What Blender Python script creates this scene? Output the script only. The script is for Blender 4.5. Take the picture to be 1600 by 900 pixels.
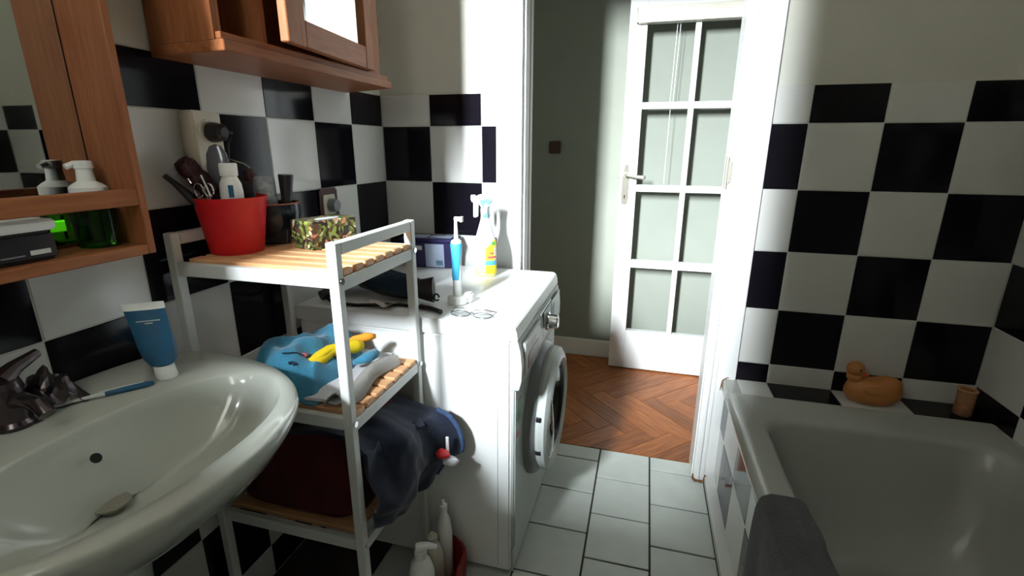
import bpy, bmesh, math, random
from mathutils import Vector, Matrix, noise
for _o in list(bpy.data.objects): bpy.data.objects.remove(_o)
random.seed(7)
S = bpy.context.scene
COL = S.collection
# ------------------------------------------------------------------ camera
cam_d = bpy.data.cameras.new('camera'); cam = bpy.data.objects.new('camera', cam_d); COL.objects.link(cam)
cam_d.sensor_width = 36.0; cam_d.lens = 762.32 * 36 / 1600; cam_d.clip_start = .02
yaw, pitch, roll = .26362, -.27901, .00382
fwd = Vector((-math.sin(yaw)*math.cos(pitch), math.cos(yaw)*math.cos(pitch), math.sin(pitch)))
rt = Vector((math.cos(yaw), math.sin(yaw), 0)); up = rt.cross(fwd)
r2 = math.cos(roll)*rt + math.sin(roll)*up; u2 = -math.sin(roll)*rt + math.cos(roll)*up
cam.matrix_world = Matrix(((r2.x, u2.x, -fwd.x, .9828), (r2.y, u2.y, -fwd.y, -1.7492), (r2.z, u2.z, -fwd.z, 1.2238), (0, 0, 0, 1)))
S.camera = cam
# ------------------------------------------------------------------ world, light, exposure
W = bpy.data.worlds.new('sky'); S.world = W; W.use_nodes = True
bg = W.node_tree.nodes['Background']; bg.inputs[0].default_value = (.80, .90, 1.0, 1); bg.inputs[1].default_value = .07
ld = bpy.data.lights.new('window_daylight', 'AREA'); ld.shape = 'RECTANGLE'; ld.size = .36; ld.size_y = 1.45
ld.energy = 1300; ld.color = (.90, .96, 1.0)
lo = bpy.data.objects.new('window_daylight', ld); COL.objects.link(lo)
lo.location = (-.25, -4.5, 2.68)
lo.rotation_euler = Vector((.20, 1, -.36)).to_track_quat('-Z', 'Y').to_euler()
S.view_settings.view_transform = 'Standard'; S.view_settings.look = 'None'
S.view_settings.gamma = 1; S.view_settings.use_curve_mapping = False
S.view_settings.exposure = .42
S.cycles.max_bounces = 10; S.cycles.diffuse_bounces = 6; S.cycles.glossy_bounces = 5
S.cycles.transmission_bounces = 8; S.cycles.transparent_max_bounces = 12
S.cycles.caustics_reflective = False; S.cycles.caustics_refractive = False
S.cycles.sample_clamp_indirect = 6
# ------------------------------------------------------------------ materials
def mat(name, col, rough=.5, metal=0, spec=.5, var=.06, scale=8, bump=0, bscale=60, trans=0, coat=0, stretch=None, col2=None, rnd=0, ior=1.45, sheen=0, alpha=1):
    m = bpy.data.materials.new(name); m.use_nodes = True; nt = m.node_tree; b = nt.nodes['Principled BSDF']
    tc = nt.nodes.new('ShaderNodeTexCoord'); mp = nt.nodes.new('ShaderNodeMapping')
    nt.links.new(tc.outputs['Object'], mp.inputs[0])
    if stretch: mp.inputs['Scale'].default_value = stretch
    n = nt.nodes.new('ShaderNodeTexNoise'); n.inputs['Scale'].default_value = scale; n.inputs['Detail'].default_value = 5
    nt.links.new(mp.outputs[0], n.inputs[0])
    cr = nt.nodes.new('ShaderNodeValToRGB'); cr.color_ramp.elements[0].position = .3; cr.color_ramp.elements[1].position = .7
    c2 = col2 or tuple(min(1, c*(1+var)) for c in col)
    c1 = col if col2 else tuple(c*(1-var) for c in col)
    cr.color_ramp.elements[0].color = (*c1, 1); cr.color_ramp.elements[1].color = (*c2, 1)
    nt.links.new(n.outputs['Fac'], cr.inputs[0]); out = cr.outputs[0]
    if rnd:
        oi = nt.nodes.new('ShaderNodeObjectInfo'); mr = nt.nodes.new('ShaderNodeMapRange')
        mr.inputs['To Min'].default_value = 1-rnd; mr.inputs['To Max'].default_value = 1+rnd
        nt.links.new(oi.outputs['Random'], mr.inputs[0])
        hs = nt.nodes.new('ShaderNodeHueSaturation'); nt.links.new(mr.outputs[0], hs.inputs['Value']); nt.links.new(out, hs.inputs['Color']); out = hs.outputs[0]
        ad = nt.nodes.new('ShaderNodeVectorMath'); ad.operation = 'ADD'; nt.links.new(tc.outputs['Object'], ad.inputs[0]); nt.links.new(oi.outputs['Random'], ad.inputs[1]); nt.links.new(ad.outputs[0], mp.inputs[0])
    nt.links.new(out, b.inputs['Base Color'])
    b.inputs['Roughness'].default_value = rough; b.inputs['Metallic'].default_value = metal
    b.inputs['Specular IOR Level'].default_value = spec; b.inputs['IOR'].default_value = ior
    b.inputs['Transmission Weight'].default_value = trans; b.inputs['Coat Weight'].default_value = coat; b.inputs['Sheen Weight'].default_value = sheen
    b.inputs['Alpha'].default_value = alpha
    if bump:
        bn = nt.nodes.new('ShaderNodeTexNoise'); bn.inputs['Scale'].default_value = bscale; bn.inputs['Detail'].default_value = 4
        nt.links.new(mp.outputs[0], bn.inputs[0]); bp = nt.nodes.new('ShaderNodeBump'); bp.inputs['Strength'].default_value = bump; bp.inputs['Distance'].default_value = .004
        nt.links.new(bn.outputs['Fac'], bp.inputs['Height']); nt.links.new(bp.outputs[0], b.inputs['Normal'])
    return m
M = dict(
 white_tile=mat('white_glazed_tile', (.60, .60, .575), .16, var=.03, scale=5, bump=.03, bscale=12, rnd=.03),
 black_tile=mat('black_glazed_tile', (.006, .005, .008), .10, var=.1, scale=5, bump=.03, bscale=12, spec=.22),
 grout=mat('pale_grout', (.52, .55, .50), .9, bump=.2),
 dark_grout=mat('dark_grout', (.035, .028, .03), .9, bump=.2),
 plaster=mat('white_plaster', (.57, .565, .50), .8, var=.03, bump=.12, bscale=90),
 ceiling=mat('white_ceiling', (.80, .78, .72), .9), near_plaster=mat('white_near_plaster', (.80, .77, .70), .9),  # ceiling and near wall kept pale to bounce more fill
 green_wall=mat('pale_green_paint', (.242, .256, .212), .8, var=.03, bump=.1, bscale=80),
 floor_tile=mat('white_floor_tile', (.47, .50, .465), .32, var=.05, scale=14, bump=.05, bscale=40, rnd=.03),
 parquet=mat('oak_parquet', (.20, .060, .016), .42, spec=.3, scale=26, stretch=(1, 1, 1), col2=(.33, .115, .035), rnd=.22, bump=.06, bscale=50),
 paint=mat('white_gloss_paint', (.72, .725, .71), .32, var=.03, bump=.05, bscale=30),
 plate_metal=mat('dark_plate_metal', (.17, .16, .125), .5, spec=.2), cassette_cream=mat('cassette_cream', (.50, .48, .40), .4), cream_paint=mat('cream_gloss_paint', (.70, .69, .63), .38, var=.03),  # handle plate darkened to stand out on the strongly lit door
 raw_wood=mat('bare_red_wood_edge', (.30, .09, .05), .7, var=.3, scale=30),
 pine=mat('varnished_pine', (.225, .074, .027), .42, spec=.25, scale=9, stretch=(14, 14, 1.2), col2=(.32, .120, .048), bump=.05, bscale=20),
 pine_h=mat('varnished_pine_across', (.225, .074, .027), .42, spec=.25, scale=9, stretch=(14, 1.2, 14), col2=(.32, .120, .048), bump=.05, bscale=20),
 mirror=mat('mirror_glass', (.86, .9, .87), .015, metal=1, var=0),
 slat=mat('slat_wood', (.50, .25, .11), .5, scale=10, stretch=(1.2, 16, 16), col2=(.68, .39, .2), rnd=.1, bump=.05),
 white_metal=mat('white_painted_frame', (.58, .60, .58), .38, var=.03),
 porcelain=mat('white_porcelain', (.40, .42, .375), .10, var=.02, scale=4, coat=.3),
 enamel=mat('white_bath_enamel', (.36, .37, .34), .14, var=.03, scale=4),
 appliance=mat('white_appliance_enamel', (.76, .78, .77), .28, var=.02),
 appliance_shaded=mat('shaded_appliance_plastic', (.42, .45, .43), .34, var=.03),  # shade put into the colour: the white front faces away from the window
 panel_inset=mat('pale_grey_panel_inset', (.42, .48, .47), .3),
 chrome=mat('chrome', (.75, .76, .77), .09, metal=1, var=.02),
 dull_metal=mat('satin_metal', (.27, .26, .21), .4, metal=.2, spec=.3, var=.04),
 dark_chrome=mat('dark_mottled_chrome', (.085, .07, .075), .2, metal=.8, var=.3, bump=.3, bscale=25),  # chrome with a dark, mottled base colour
 black=mat('black_plastic', (.012, .011, .013), .3, var=.2),
 black_matt=mat('black_matt', (.008, .007, .008), .85),
 grey_plastic=mat('grey_plastic', (.20, .21, .22), .3),
 cream_plastic=mat('cream_plastic', (.55, .51, .41), .4, var=.04),
 white_plastic=mat('white_plastic', (.78, .80, .78), .35, var=.02),
 milky=mat('translucent_white_plastic', (.56, .60, .64), .3, var=.02),
 yellow_liquid=mat('pale_yellow_liquid', (.78, .72, .25), .25, var=.05),
 yellow=mat('yellow_print', (.85, .68, .03), .45, var=.05), red_print=mat('red_print', (.75, .10, .08), .45), blue_print=mat('blue_print', (.08, .38, .72), .4, var=.1), green_print=mat('green_print', (.05, .28, .08), .4),
 brush_blue=mat('sky_blue_rubber', (.045, .33, .52), .4, var=.1, scale=30),
 navy_box=mat('indigo_plastic', (.028, .024, .085), .25, var=.1),
 label_grey=mat('blue_grey_label', (.32, .38, .50), .5), label_pale=mat('pale_paper_label', (.55, .58, .56), .5),
 tube_blue=mat('blue_tube_plastic', (.018, .095, .19), .35, var=.15, scale=30),
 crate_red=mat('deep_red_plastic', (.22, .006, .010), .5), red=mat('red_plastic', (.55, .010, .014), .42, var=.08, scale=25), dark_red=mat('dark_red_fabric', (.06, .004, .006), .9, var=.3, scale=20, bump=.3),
 teal_pot=mat('dark_teal_glaze', (.006, .012, .018), .22), pot_rim=mat('terracotta_rim', (.35, .12, .06), .6),
 speckle=mat('speckled_grey_tin', (.30, .33, .36), .4, scale=90, var=.35),
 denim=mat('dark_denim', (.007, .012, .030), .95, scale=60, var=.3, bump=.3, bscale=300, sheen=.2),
 denim_light=mat('pale_denim_hem', (.035, .07, .16), .95, scale=60, var=.3, bump=.3, bscale=300),  # paler blue for the strip along the jeans' edge
 blue_cloth=mat('sky_blue_terry', (.035, .20, .32), .95, scale=40, var=.15, bump=.6, bscale=260, sheen=.3),
 white_cloth=mat('white_towel', (.62, .62, .66), .95, var=.05, bump=.6, bscale=260), grey_cloth=mat('grey_towel_back', (.30, .29, .27), .95, bump=.6, bscale=260),
 dark_towel=mat('charcoal_towel', (.050, .048, .052), .97, var=.15, scale=30, bump=.7, bscale=240, sheen=.15),
 yellow_cloth=mat('yellow_felt', (.80, .58, .01), .85, var=.08), orange_cloth=mat('orange_felt', (.85, .33, .03), .85),
 pink=mat('pink_stitching', (.45, .12, .16), .9), dark_thread=mat('dark_thread', (.01, .03, .06), .9),
 duck=mat('orange_rubber', (.46, .185, .05), .45, var=.1, scale=20), beak=mat('red_orange_rubber', (.60, .10, .04), .45),
 toy=mat('tan_rubber', (.36, .17, .085), .55, var=.3, scale=60), toy_rim=mat('tan_rim', (.50, .27, .11), .5),
 bristle=mat('dark_red_bristle', (.045, .008, .010), .6), paddle=mat('silver_grey_lacquer', (.16, .165, .18), .18, metal=.4),
 dryer=mat('dark_petrol_plastic', (.006, .022, .04), .22), paper=mat('crumpled_paper', (.48, .42, .38), .8, var=.2, scale=60),
 brown_plastic=mat('brown_bakelite', (.060, .026, .020), .45), rust=mat('rusty_sealant', (.16, .07, .03), .95, var=.5, scale=60, bump=1),
 interior=mat('dark_drum_steel', (.10, .10, .095), .3, metal=.7),
)
def glassy(name, col, rough=.02, mixf=.12):
    m = bpy.data.materials.new(name); m.use_nodes = True; nt = m.node_tree; nt.nodes.remove(nt.nodes['Principled BSDF'])
    t = nt.nodes.new('ShaderNodeBsdfTransparent'); t.inputs[0].default_value = (*col, 1)
    g = nt.nodes.new('ShaderNodeBsdfGlossy'); g.inputs['Roughness'].default_value = rough
    x = nt.nodes.new('ShaderNodeMixShader'); lw = nt.nodes.new('ShaderNodeLayerWeight'); lw.inputs[0].default_value = mixf
    nt.links.new(lw.outputs['Fresnel'], x.inputs[0]); nt.links.new(t.outputs[0], x.inputs[1]); nt.links.new(g.outputs[0], x.inputs[2])
    nt.links.new(x.outputs[0], nt.nodes['Material Output'].inputs[0]); return m
M['pane'] = glassy('clear_pane', (.955, .96, .965)); M['port'] = glassy('porthole_glass', (.45, .46, .44), .03, .3)
M['green_liquid'] = glassy('green_soap', (.25, .72, .08), .08, .25); M['lens'] = glassy('spectacle_lens', (.95, .96, .97), .01, .2)
M['jar_glass'] = glassy('dark_jar_glass', (.20, .12, .12), .05, .35)
def camo():
    m = bpy.data.materials.new('painted_foliage_print'); m.use_nodes = True; nt = m.node_tree; b = nt.nodes['Principled BSDF']
    tc = nt.nodes.new('ShaderNodeTexCoord'); v = nt.nodes.new('ShaderNodeTexVoronoi'); v.inputs['Scale'].default_value = 120
    n = nt.nodes.new('ShaderNodeTexNoise'); n.inputs['Scale'].default_value = 30; mx = nt.nodes.new('ShaderNodeMix'); mx.data_type = 'VECTOR'; mx.inputs[0].default_value = .05
    nt.links.new(tc.outputs['Object'], n.inputs[0]); nt.links.new(tc.outputs['Object'], mx.inputs[4]); nt.links.new(n.outputs['Color'], mx.inputs[5]); nt.links.new(mx.outputs[1], v.inputs[0])
    s = nt.nodes.new('ShaderNodeSeparateColor'); nt.links.new(v.outputs['Color'], s.inputs[0])
    r = nt.nodes.new('ShaderNodeValToRGB'); r.color_ramp.interpolation = 'CONSTANT'; e = r.color_ramp.elements
    e[0].color = (.02, .015, .012, 1); e[1].position = .3; e[1].color = (.10, .13, .025, 1)
    for p, c in ((.5, (.22, .30, .07, 1)), (.64, (.09, .045, .03, 1)), (.78, (.50, .22, .12, 1)), (.86, (.50, .50, .32, 1)), (.93, (.03, .03, .03, 1))):
        x = e.new(p); x.color = c
    nt.links.new(s.outputs[0], r.inputs[0]); nt.links.new(r.outputs[0], b.inputs['Base Color']); b.inputs['Roughness'].default_value = .3
    return m
M['foliage'] = camo()
# ------------------------------------------------------------------ helpers
ORG = {}
def thing(name, label, cat, loc=(0, 0, 0), group=None):
    o = bpy.data.objects.new(name, None); COL.objects.link(o); o.empty_display_size = .05
    o.location = loc; o['label'] = label; o['category'] = cat; ORG[o.name] = Vector(loc)
    if group: o['group'] = group
    return o
def obj(name, bm, m, parent=None, smooth=35, label=None):
    """bm is in world coordinates; parts are shifted to their thing's origin"""
    me = bpy.data.meshes.new(name)
    org = Vector((0, 0, 0))
    if parent is not None: org = ORG[parent.name]
    else:
        bm.verts.ensure_lookup_table()
        if bm.verts:
            xs = [v.co for v in bm.verts]; org = Vector((sum(v.x for v in xs)/len(xs), sum(v.y for v in xs)/len(xs), min(v.z for v in xs)))
    bmesh.ops.translate(bm, verts=bm.verts, vec=-org)
    bmesh.ops.recalc_face_normals(bm, faces=bm.faces) if bm.faces else None
    bm.to_mesh(me); bm.free()
    ms = m if isinstance(m, (list, tuple)) else [m]
    for x in ms: me.materials.append(M[x])
    if smooth:
        for p in me.polygons: p.use_smooth = True
        me.set_sharp_from_angle(angle=math.radians(smooth))
    o = bpy.data.objects.new(name, me); COL.objects.link(o)
    if parent is not None: o.parent = parent; ORG[o.name] = org
    else: o.location = org; ORG[o.name] = org
    if label: o['label'] = label
    return o
def single(name, bm, m, label, cat, group=None, **k):
    o = obj(name, bm, m, None, **k); o['label'] = label; o['category'] = cat
    if group: o['group'] = group
    return o
def struct(name, bm, m, parent=None, **k):
    o = obj(name, bm, m, parent, **k)
    if parent is None: o['kind'] = 'structure'
    return o
def B(): return bmesh.new()
def box(bm, x0, x1, y0, y1, z0, z1, bev=0, seg=1, mtx=None, mi=0):
    t = bmesh.new()
    bmesh.ops.create_cube(t, size=1, matrix=Matrix.Translation(((x0+x1)/2, (y0+y1)/2, (z0+z1)/2)) @ Matrix.Diagonal((x1-x0, y1-y0, z1-z0, 1)))
    if bev: bmesh.ops.bevel(t, geom=t.edges[:], offset=bev, segments=seg, affect='EDGES')
    return merge(bm, t, mtx, mi)
def merge(bm, t, mtx=None, mi=0):
    if mtx is not None: bmesh.ops.transform(t, matrix=mtx, verts=t.verts)
    for f in t.faces: f.material_index = mi
    me = bpy.data.meshes.new('_t'); t.to_mesh(me); t.free(); bm.from_mesh(me); bpy.data.meshes.remove(me); return bm
def bx(*a, **k): return box(B(), *a, **k)
def lathe(bm, prof, c=(0, 0, 0), n=32, mtx=None, mi=0, sx=1, sy=1, cap=True):
    t = bmesh.new(); rings = []
    for r, z in prof:
        rings.append([t.verts.new((c[0]+sx*r*math.cos(2*math.pi*i/n), c[1]+sy*r*math.sin(2*math.pi*i/n), c[2]+z)) for i in range(n)] if r > 1e-6 else [t.verts.new((c[0], c[1], c[2]+z))])
    for a, b in zip(rings, rings[1:]):
        for i in range(n):
            j = (i+1) % n
            if len(a) == 1 and len(b) == 1: continue
            if len(a) == 1: t.faces.new((a[0], b[i], b[j]))
            elif len(b) == 1: t.faces.new((a[i], b[0], a[j]))
            else: t.faces.new((a[i], b[i], b[j], a[j]))
    if cap:
        for R in (rings[0], rings[-1]):
            if len(R) > 1: t.faces.new(R)
    return merge(bm, t, mtx, mi)
def tube(bm, pts, r, n=8, mi=0, closed=False, radii=None):
    t = bmesh.new(); P = [Vector(p) for p in pts]; rings = []
    nrm = None
    for i, p in enumerate(P):
        a = P[i-1] if (i or closed) else P[i]; b = P[(i+1) % len(P)] if (i < len(P)-1 or closed) else P[i]
        d = (b-a).normalized()
        if nrm is None:
            nrm = d.orthogonal().normalized()
        else: nrm = (nrm - d*nrm.dot(d)).normalized()
        bi = d.cross(nrm); rr = radii[i] if radii else r
        rings.append([t.verts.new(p + rr*(math.cos(2*math.pi*k/n)*nrm + math.sin(2*math.pi*k/n)*bi)) for k in range(n)])
    R = list(zip(rings, rings[1:])) + ([(rings[-1], rings[0])] if closed else [])
    for a, b in R:
        for k in range(n): t.faces.new((a[k], b[k], b[(k+1) % n], a[(k+1) % n]))
    if not closed: t.faces.new(rings[0]); t.faces.new(rings[-1])
    return merge(bm, t, None, mi)
def prism(bm, poly, lo_, hi_, axis='y', mi=0, bev=0):
    t = bmesh.new()
    def v(a, b, h): return {'y': (a, h, b), 'x': (h, a, b), 'z': (a, b, h)}[axis]
    A = [t.verts.new(v(a, b, lo_)) for a, b in poly]; Bv = [t.verts.new(v(a, b, hi_)) for a, b in poly]
    t.faces.new(A); t.faces.new(Bv[::-1])
    for i in range(len(poly)):
        j = (i+1) % len(poly); t.faces.new((A[i], A[j], Bv[j], Bv[i]))
    if bev: bmesh.ops.bevel(t, geom=t.edges[:], offset=bev, segments=2, affect='EDGES')
    return merge(bm, t, None, mi)
def loft(bm, loops, cap0=True, cap1=True, mi=0):
    t = bmesh.new(); rings = [[t.verts.new(p) for p in L] for L in loops]; n = len(loops[0])
    for a, b in zip(rings, rings[1:]):
        for i in range(n): t.faces.new((a[i], b[i], b[(i+1) % n], a[(i+1) % n]))
    if cap0: t.faces.new(rings[0])
    if cap1: t.faces.new(rings[-1])
    return merge(bm, t, None, mi)
def grid(bm, nu, nv, f, mi=0, thick=0):
    t = bmesh.new(); V = [[t.verts.new(f(i/(nu-1), j/(nv-1))) for j in range(nv)] for i in range(nu)]
    for i in range(nu-1):
        for j in range(nv-1): t.faces.new((V[i][j], V[i+1][j], V[i+1][j+1], V[i][j+1]))
    if thick:
        bmesh.ops.recalc_face_normals(t, faces=t.faces)
        t.normal_update(); th = abs(thick); m_ = {v: t.verts.new(v.co - v.normal*th) for v in list(t.verts)}
        be = [e for e in t.edges if len(e.link_faces) == 1]; be = [tuple(l.vert for l in e.link_loops) + tuple(e.verts) for e in be]
        for f in list(t.faces): t.faces.new([m_[v] for v in reversed(f.verts)])
        for q_ in be: a, b = q_[-2:]; t.faces.new((a, b, m_[b], m_[a]))
    return merge(bm, t, None, mi)
def frame_mtx(o, ex, ez):
    """matrix with local z along ez and local x near ex, origin o"""
    z = Vector(ez).normalized(); x = (Vector(ex) - z*Vector(ex).dot(z)).normalized(); y = z.cross(x)
    return Matrix(((x.x, y.x, z.x, o[0]), (x.y, y.y, z.y, o[1]), (x.z, y.z, z.z, o[2]), (0, 0, 0, 1)))
def cyl(bm, p0, p1, ra, rb=None, n=20, mi=0):
    rb = ra if rb is None else rb; p0 = Vector(p0); p1 = Vector(p1); d = p1-p0
    return lathe(bm, [(ra, 0), (rb, d.length)], n=n, mtx=frame_mtx(p0, d.orthogonal(), d), mi=mi)
def nz(p, s=1): return noise.noise(Vector(p)*s)
# ------------------------------------------------------------------ setting
G1 = 1.30; TOP = 1.41; RX = 2.046; YB = -1.95; CE = 2.6
struct('floor', bx(-.1, 2.15, -2.0, .09, -.10, -.004), 'dark_grout')
FL = bpy.data.objects['floor']
_tm = {}
def tile(parent, x0, x1, y0, y1, z0, z1, m, thin):
    key = (round(x1-x0, 4), round(y1-y0, 4), round(z1-z0, 4), m)
    c = Vector(((x0+x1)/2, (y0+y1)/2, (z0+z1)/2))
    if key not in _tm:
        h = [k/2 for k in key[:3]]; bm = bx(-h[0], h[0], -h[1], h[1], -h[2], h[2], bev=.0012)
        me = bpy.data.meshes.new('tile'); bm.to_mesh(me); bm.free(); me.materials.append(M[m]); _tm[key] = me
    o = bpy.data.objects.new('tile', _tm[key]); COL.objects.link(o); o.parent = parent; o.location = c - ORG[parent.name]
    j = .0035; o.rotation_euler = [random.uniform(-j, j) if k != thin else 0 for k in range(3)]
    return o
g = .0022
# floor tiles, columns 0.2 m wide, alternate columns shifted by half a tile
for ci in range(-2, 5):
    x0 = .679 + .2*ci; off = .1 if ci % 2 else 0
    y = .2 + off - .2
    yy = .0 - off
    ys = [.088, *[yy-.2*k for k in range(0, 11) if yy-.2*k < .08]]
    if ci % 2: ys = [.088] + [-.1-.2*k for k in range(10)]
    else: ys = [.088] + [-.2*k for k in range(11)]
    for a, b in zip(ys, ys[1:]):
        tile(FL, x0+.003, x0+.197, max(b, -1.99)+.003, a-.003, -.008, 0, 'floor_tile', 2)
# parquet in the corridor
pf = struct('floor_hallway', bx(-.7, 2.6, .09, 1.08, -.10, -.004), 'black_matt')
L_, W_ = .45, .09
def block(cx, cy, ang, clip):
    bm = bx(-L_/2+.0009, L_/2-.0009, -W_/2+.0009, W_/2-.0009, -.012, 0, bev=.0008)
    bmesh.ops.transform(bm, matrix=Matrix.Translation((cx, cy, 0)) @ Matrix.Rotation(ang, 4, 'Z'), verts=bm.verts)
    if clip:
        for co, no in (((0, .0905, 0), (0, -1, 0)), ((0, 1.06, 0), (0, 1, 0))):
            r = bmesh.ops.bisect_plane(bm, geom=bm.verts[:]+bm.edges[:]+bm.faces[:], plane_co=co, plane_no=no, clear_outer=True)
            ed = [e for e in r['geom_cut'] if isinstance(e, bmesh.types.BMEdge)]
            if ed: bmesh.ops.edgeloop_fill(bm, edges=ed)
        if not bm.faces: bm.free(); return
    # keep local axes along the block so the grain follows it
    me = bpy.data.meshes.new('parquet_block')
    bmesh.ops.transform(bm, matrix=(Matrix.Translation((cx, cy, 0)) @ Matrix.Rotation(ang, 4, 'Z')).inverted(), verts=bm.verts)
    bm.to_mesh(me); bm.free(); me.materials.append(M['parquet'])
    o = bpy.data.objects.new('parquet_block', me); COL.objects.link(o); o.parent = pf
    o.location = Vector((cx, cy, random.uniform(-.0006, .0006))) - ORG[pf.name]; o.rotation_euler = (0, 0, ang)
R45 = Matrix.Rotation(math.radians(-45), 2)
for m_ in range(-6, 8):
    for i in range(-50, 50):
        for kind in (0, 1):
            if kind == 0: u, v, a = i*W_+2*L_*m_+L_/2, i*W_+W_/2, -45
            else: u, v, a = i*W_+L_+W_/2+2*L_*m_, i*W_+W_-L_/2, 45
            p = R45 @ Vector((u, v)); px, py = p.x+.02, p.y+.55
            if -.1 < px < 1.9 and -.05 < py < 1.2:
                block(px, py, math.radians(a), py < .25 or py > .92)
pf.data.materials[0].name
# grain along the blocks
nt = M['parquet'].node_tree
for n in nt.nodes:
    if n.type == 'MAPPING': n.inputs['Scale'].default_value = (.35, 3.2, 3)
# walls
struct('wall_left', bx(-.15, -.004, -2.6, .005, -.1, CE), 'plaster')
WL = bpy.data.objects['wall_left']
bm = B()
for q in ((-.15, .545, .004, .10, 0, CE), (1.245, 2.2, .004, .10, 0, CE), (.545, 1.245, .004, .10, 1.97, CE)): box(bm, *q)
WF = struct('wall_far', bm, 'plaster')
WR = struct('wall_right', bx(RX+.004, 2.2, -2.1, .10, -.1, CE), 'plaster')
bm = B()
for q in ((-.15, .02, -2.46, -1.95, 0, CE), (.62, 2.2, -2.46, -1.95, 0, CE), (.02, .62, -2.46, -1.95, 0, 1.35), (.02, .22, -2.2, -1.95, 1.35, 1.455), (.02, .62, -2.46, -1.95, 2.45, CE)): box(bm, *q)  # opening trims the beam; low sill block added to shade the washbasin
struct('wall_near', bm, 'near_plaster')
struct('ceiling', bx(-.7, 2.7, -2.46, 1.2, CE, CE+.1), 'ceiling')
bm = B()
for q in ((-.7, 2.7, 1.06, 1.18, -.1, CE), (-.8, -.7, .1, 1.18, -.1, CE), (2.6, 2.7, .1, 1.18, -.1, CE)): box(bm, *q)
struct('wall_hallway', bm, 'green_wall')
# backing grout slabs behind the wall tiles
obj('grout_bed', bx(-.004, -.0015, YB, 0, 0, TOP-.001), 'grout', WL, smooth=0)
bm = bx(0, .452, .0015, .004, 0, TOP-.001); box(bm, 1.343, RX, .0015, .004, .0, TOP-.001); obj('grout_bed', bm, 'grout', WF, smooth=0)
obj('grout_bed', bx(RX+.0015, RX+.004, YB, 0, 0, TOP-.001), 'grout', WR, smooth=0)
rows = [(G1, TOP)] + [(G1-.2*(k+1), G1-.2*k) for k in range(6)] + [(0, .10)]
def wall_tiles():
    ycols = [0, -.204, -.404, -.604, -.804, -1.004, -1.204, -1.404, -1.604, -1.804, -1.945]
    for r, (z0, z1) in enumerate(rows):
        for k in range(len(ycols)-1):
            tile(WL, -.0035, 0, ycols[k+1]+g/2, ycols[k]-g/2-(.001 if k == 0 else 0), z0+g/2, z1-g/2, 'black_tile' if (r+k) % 2 == 0 else 'white_tile', 0)
        for k, (a, b) in enumerate(((0, .1947), (.1947, .3947), (.3947, .452))):
            tile(WF, a+g/2+(.001 if k == 0 else 0), b-g/2, 0, .0035, z0+g/2, z1-g/2, 'black_tile' if (r+k) % 2 == 1 else 'white_tile', 1)
        for k, (a, b) in enumerate(((1.343, 1.445), (1.445, 1.645), (1.645, 1.845), (1.845, RX))):
            tile(WF, a+g/2, b-g/2-(.001 if k == 3 else 0), 0, .0035, z0+g/2, z1-g/2, 'black_tile' if (r+k) % 2 == 1 else 'white_tile', 1)
        rc = [0, -.195, -.395, -.595, -.795, -.995, -1.195, -1.395, -1.595, -1.795, -1.945]
        for k in range(len(rc)-1):
            tile(WR, RX, RX+.0035, rc[k+1]+g/2, rc[k]-g/2-(.001 if k == 0 else 0), z0+g/2, z1-g/2, 'black_tile' if (r+k) % 2 == 1 else 'white_tile', 0)
wall_tiles()
# baseboard in the hallway
bm = bx(-.7, 2.6, 1.045, 1.06, 0, .105, bev=.003); struct('baseboard_hallway', bm, 'cream_paint')
# door casings (trim)
def casing(name, x0, x1, inner):
    bm = bx(x0, x1, -.012, .004, 0, 2.03, bev=.002)
    s = -1 if inner == 'r' else 1
    e = x1 if inner == 'r' else x0
    a, b = sorted((e, e+s*.022)); box(bm, a, b, -.024, -.010, 0, 2.03, bev=.004, seg=2)
    a, b = sorted((e+s*.026, e+s*.040)); box(bm, a, b, -.018, -.010, 0, 2.03, bev=.003, seg=2)
    return struct(name, bm, 'paint')
T1 = casing('trim_1', .453, .548, 'r'); T2 = casing('trim_2', 1.238, 1.341, 'l')
bm = bx(.453, 1.341, -.014, .004, 1.965, 2.05, bev=.003); struct('trim_3', bm, 'paint')
# jambs: rebate with a bare reddish wood edge
bm = bx(.545, .556, .004, .062, 0, 1.965, bev=.001); JL = struct('trim_4', bm, 'paint')
obj('rebate_edge', bx(.545, .552, .0625, .082, 0, 1.965), 'raw_wood', JL, label='bare reddish wood edge of the door rebate')
obj('outer_architrave', bx(.530, .555, .0825, .118, 0, 2.0, bev=.002), 'cream_paint', JL)
obj('strike_plate', bx(.5515, .5535, .064, .080, 1.0, 1.014), 'black', JL)
bm = bx(1.234, 1.245, .004, .10, 0, 1.965, bev=.001); JR = struct('trim_5', bm, 'paint')
hb = B(); cyl(hb, (1.229, -.004, 1.10), (1.229, -.004, 1.20), .005); box(hb, 1.230, 1.24, -.026, -.020, 1.12, 1.185)
obj('hinge', hb, 'dull_metal', JR)
obj('tape_scrap', bx(1.300, 1.322, -.0145, -.0128, .935, .985), 'label_pale', T2, label='torn scrap of greyish tape')
bm = bx(.556, 1.234, .004, .10, 1.965, 1.972); struct('trim_6', bm, 'paint')
bm = B()
pth = [(1.236, -.024, .030), (1.237, -.026, .012), (1.246, -.028, .005), (1.258, -.027, .004), (1.268, -.030, .005), (1.277, -.031, .010), (1.279, -.029, .035)]
tube(bm, pth, .004, n=7, radii=[.002, .0045, .006, .004, .006, .0045, .002])
pth = [(1.294, -.013, .385), (1.296, -.014, .40), (1.297, -.016, .410), (1.300, -.013, .425), (1.312, -.012, .436), (1.330, -.009, .438)]
tube(bm, pth, .003, n=7, radii=[.001, .002, .003, .0035, .002, .001])
s_ = obj('rusty_sealant', bm, 'rust', T2)
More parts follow.
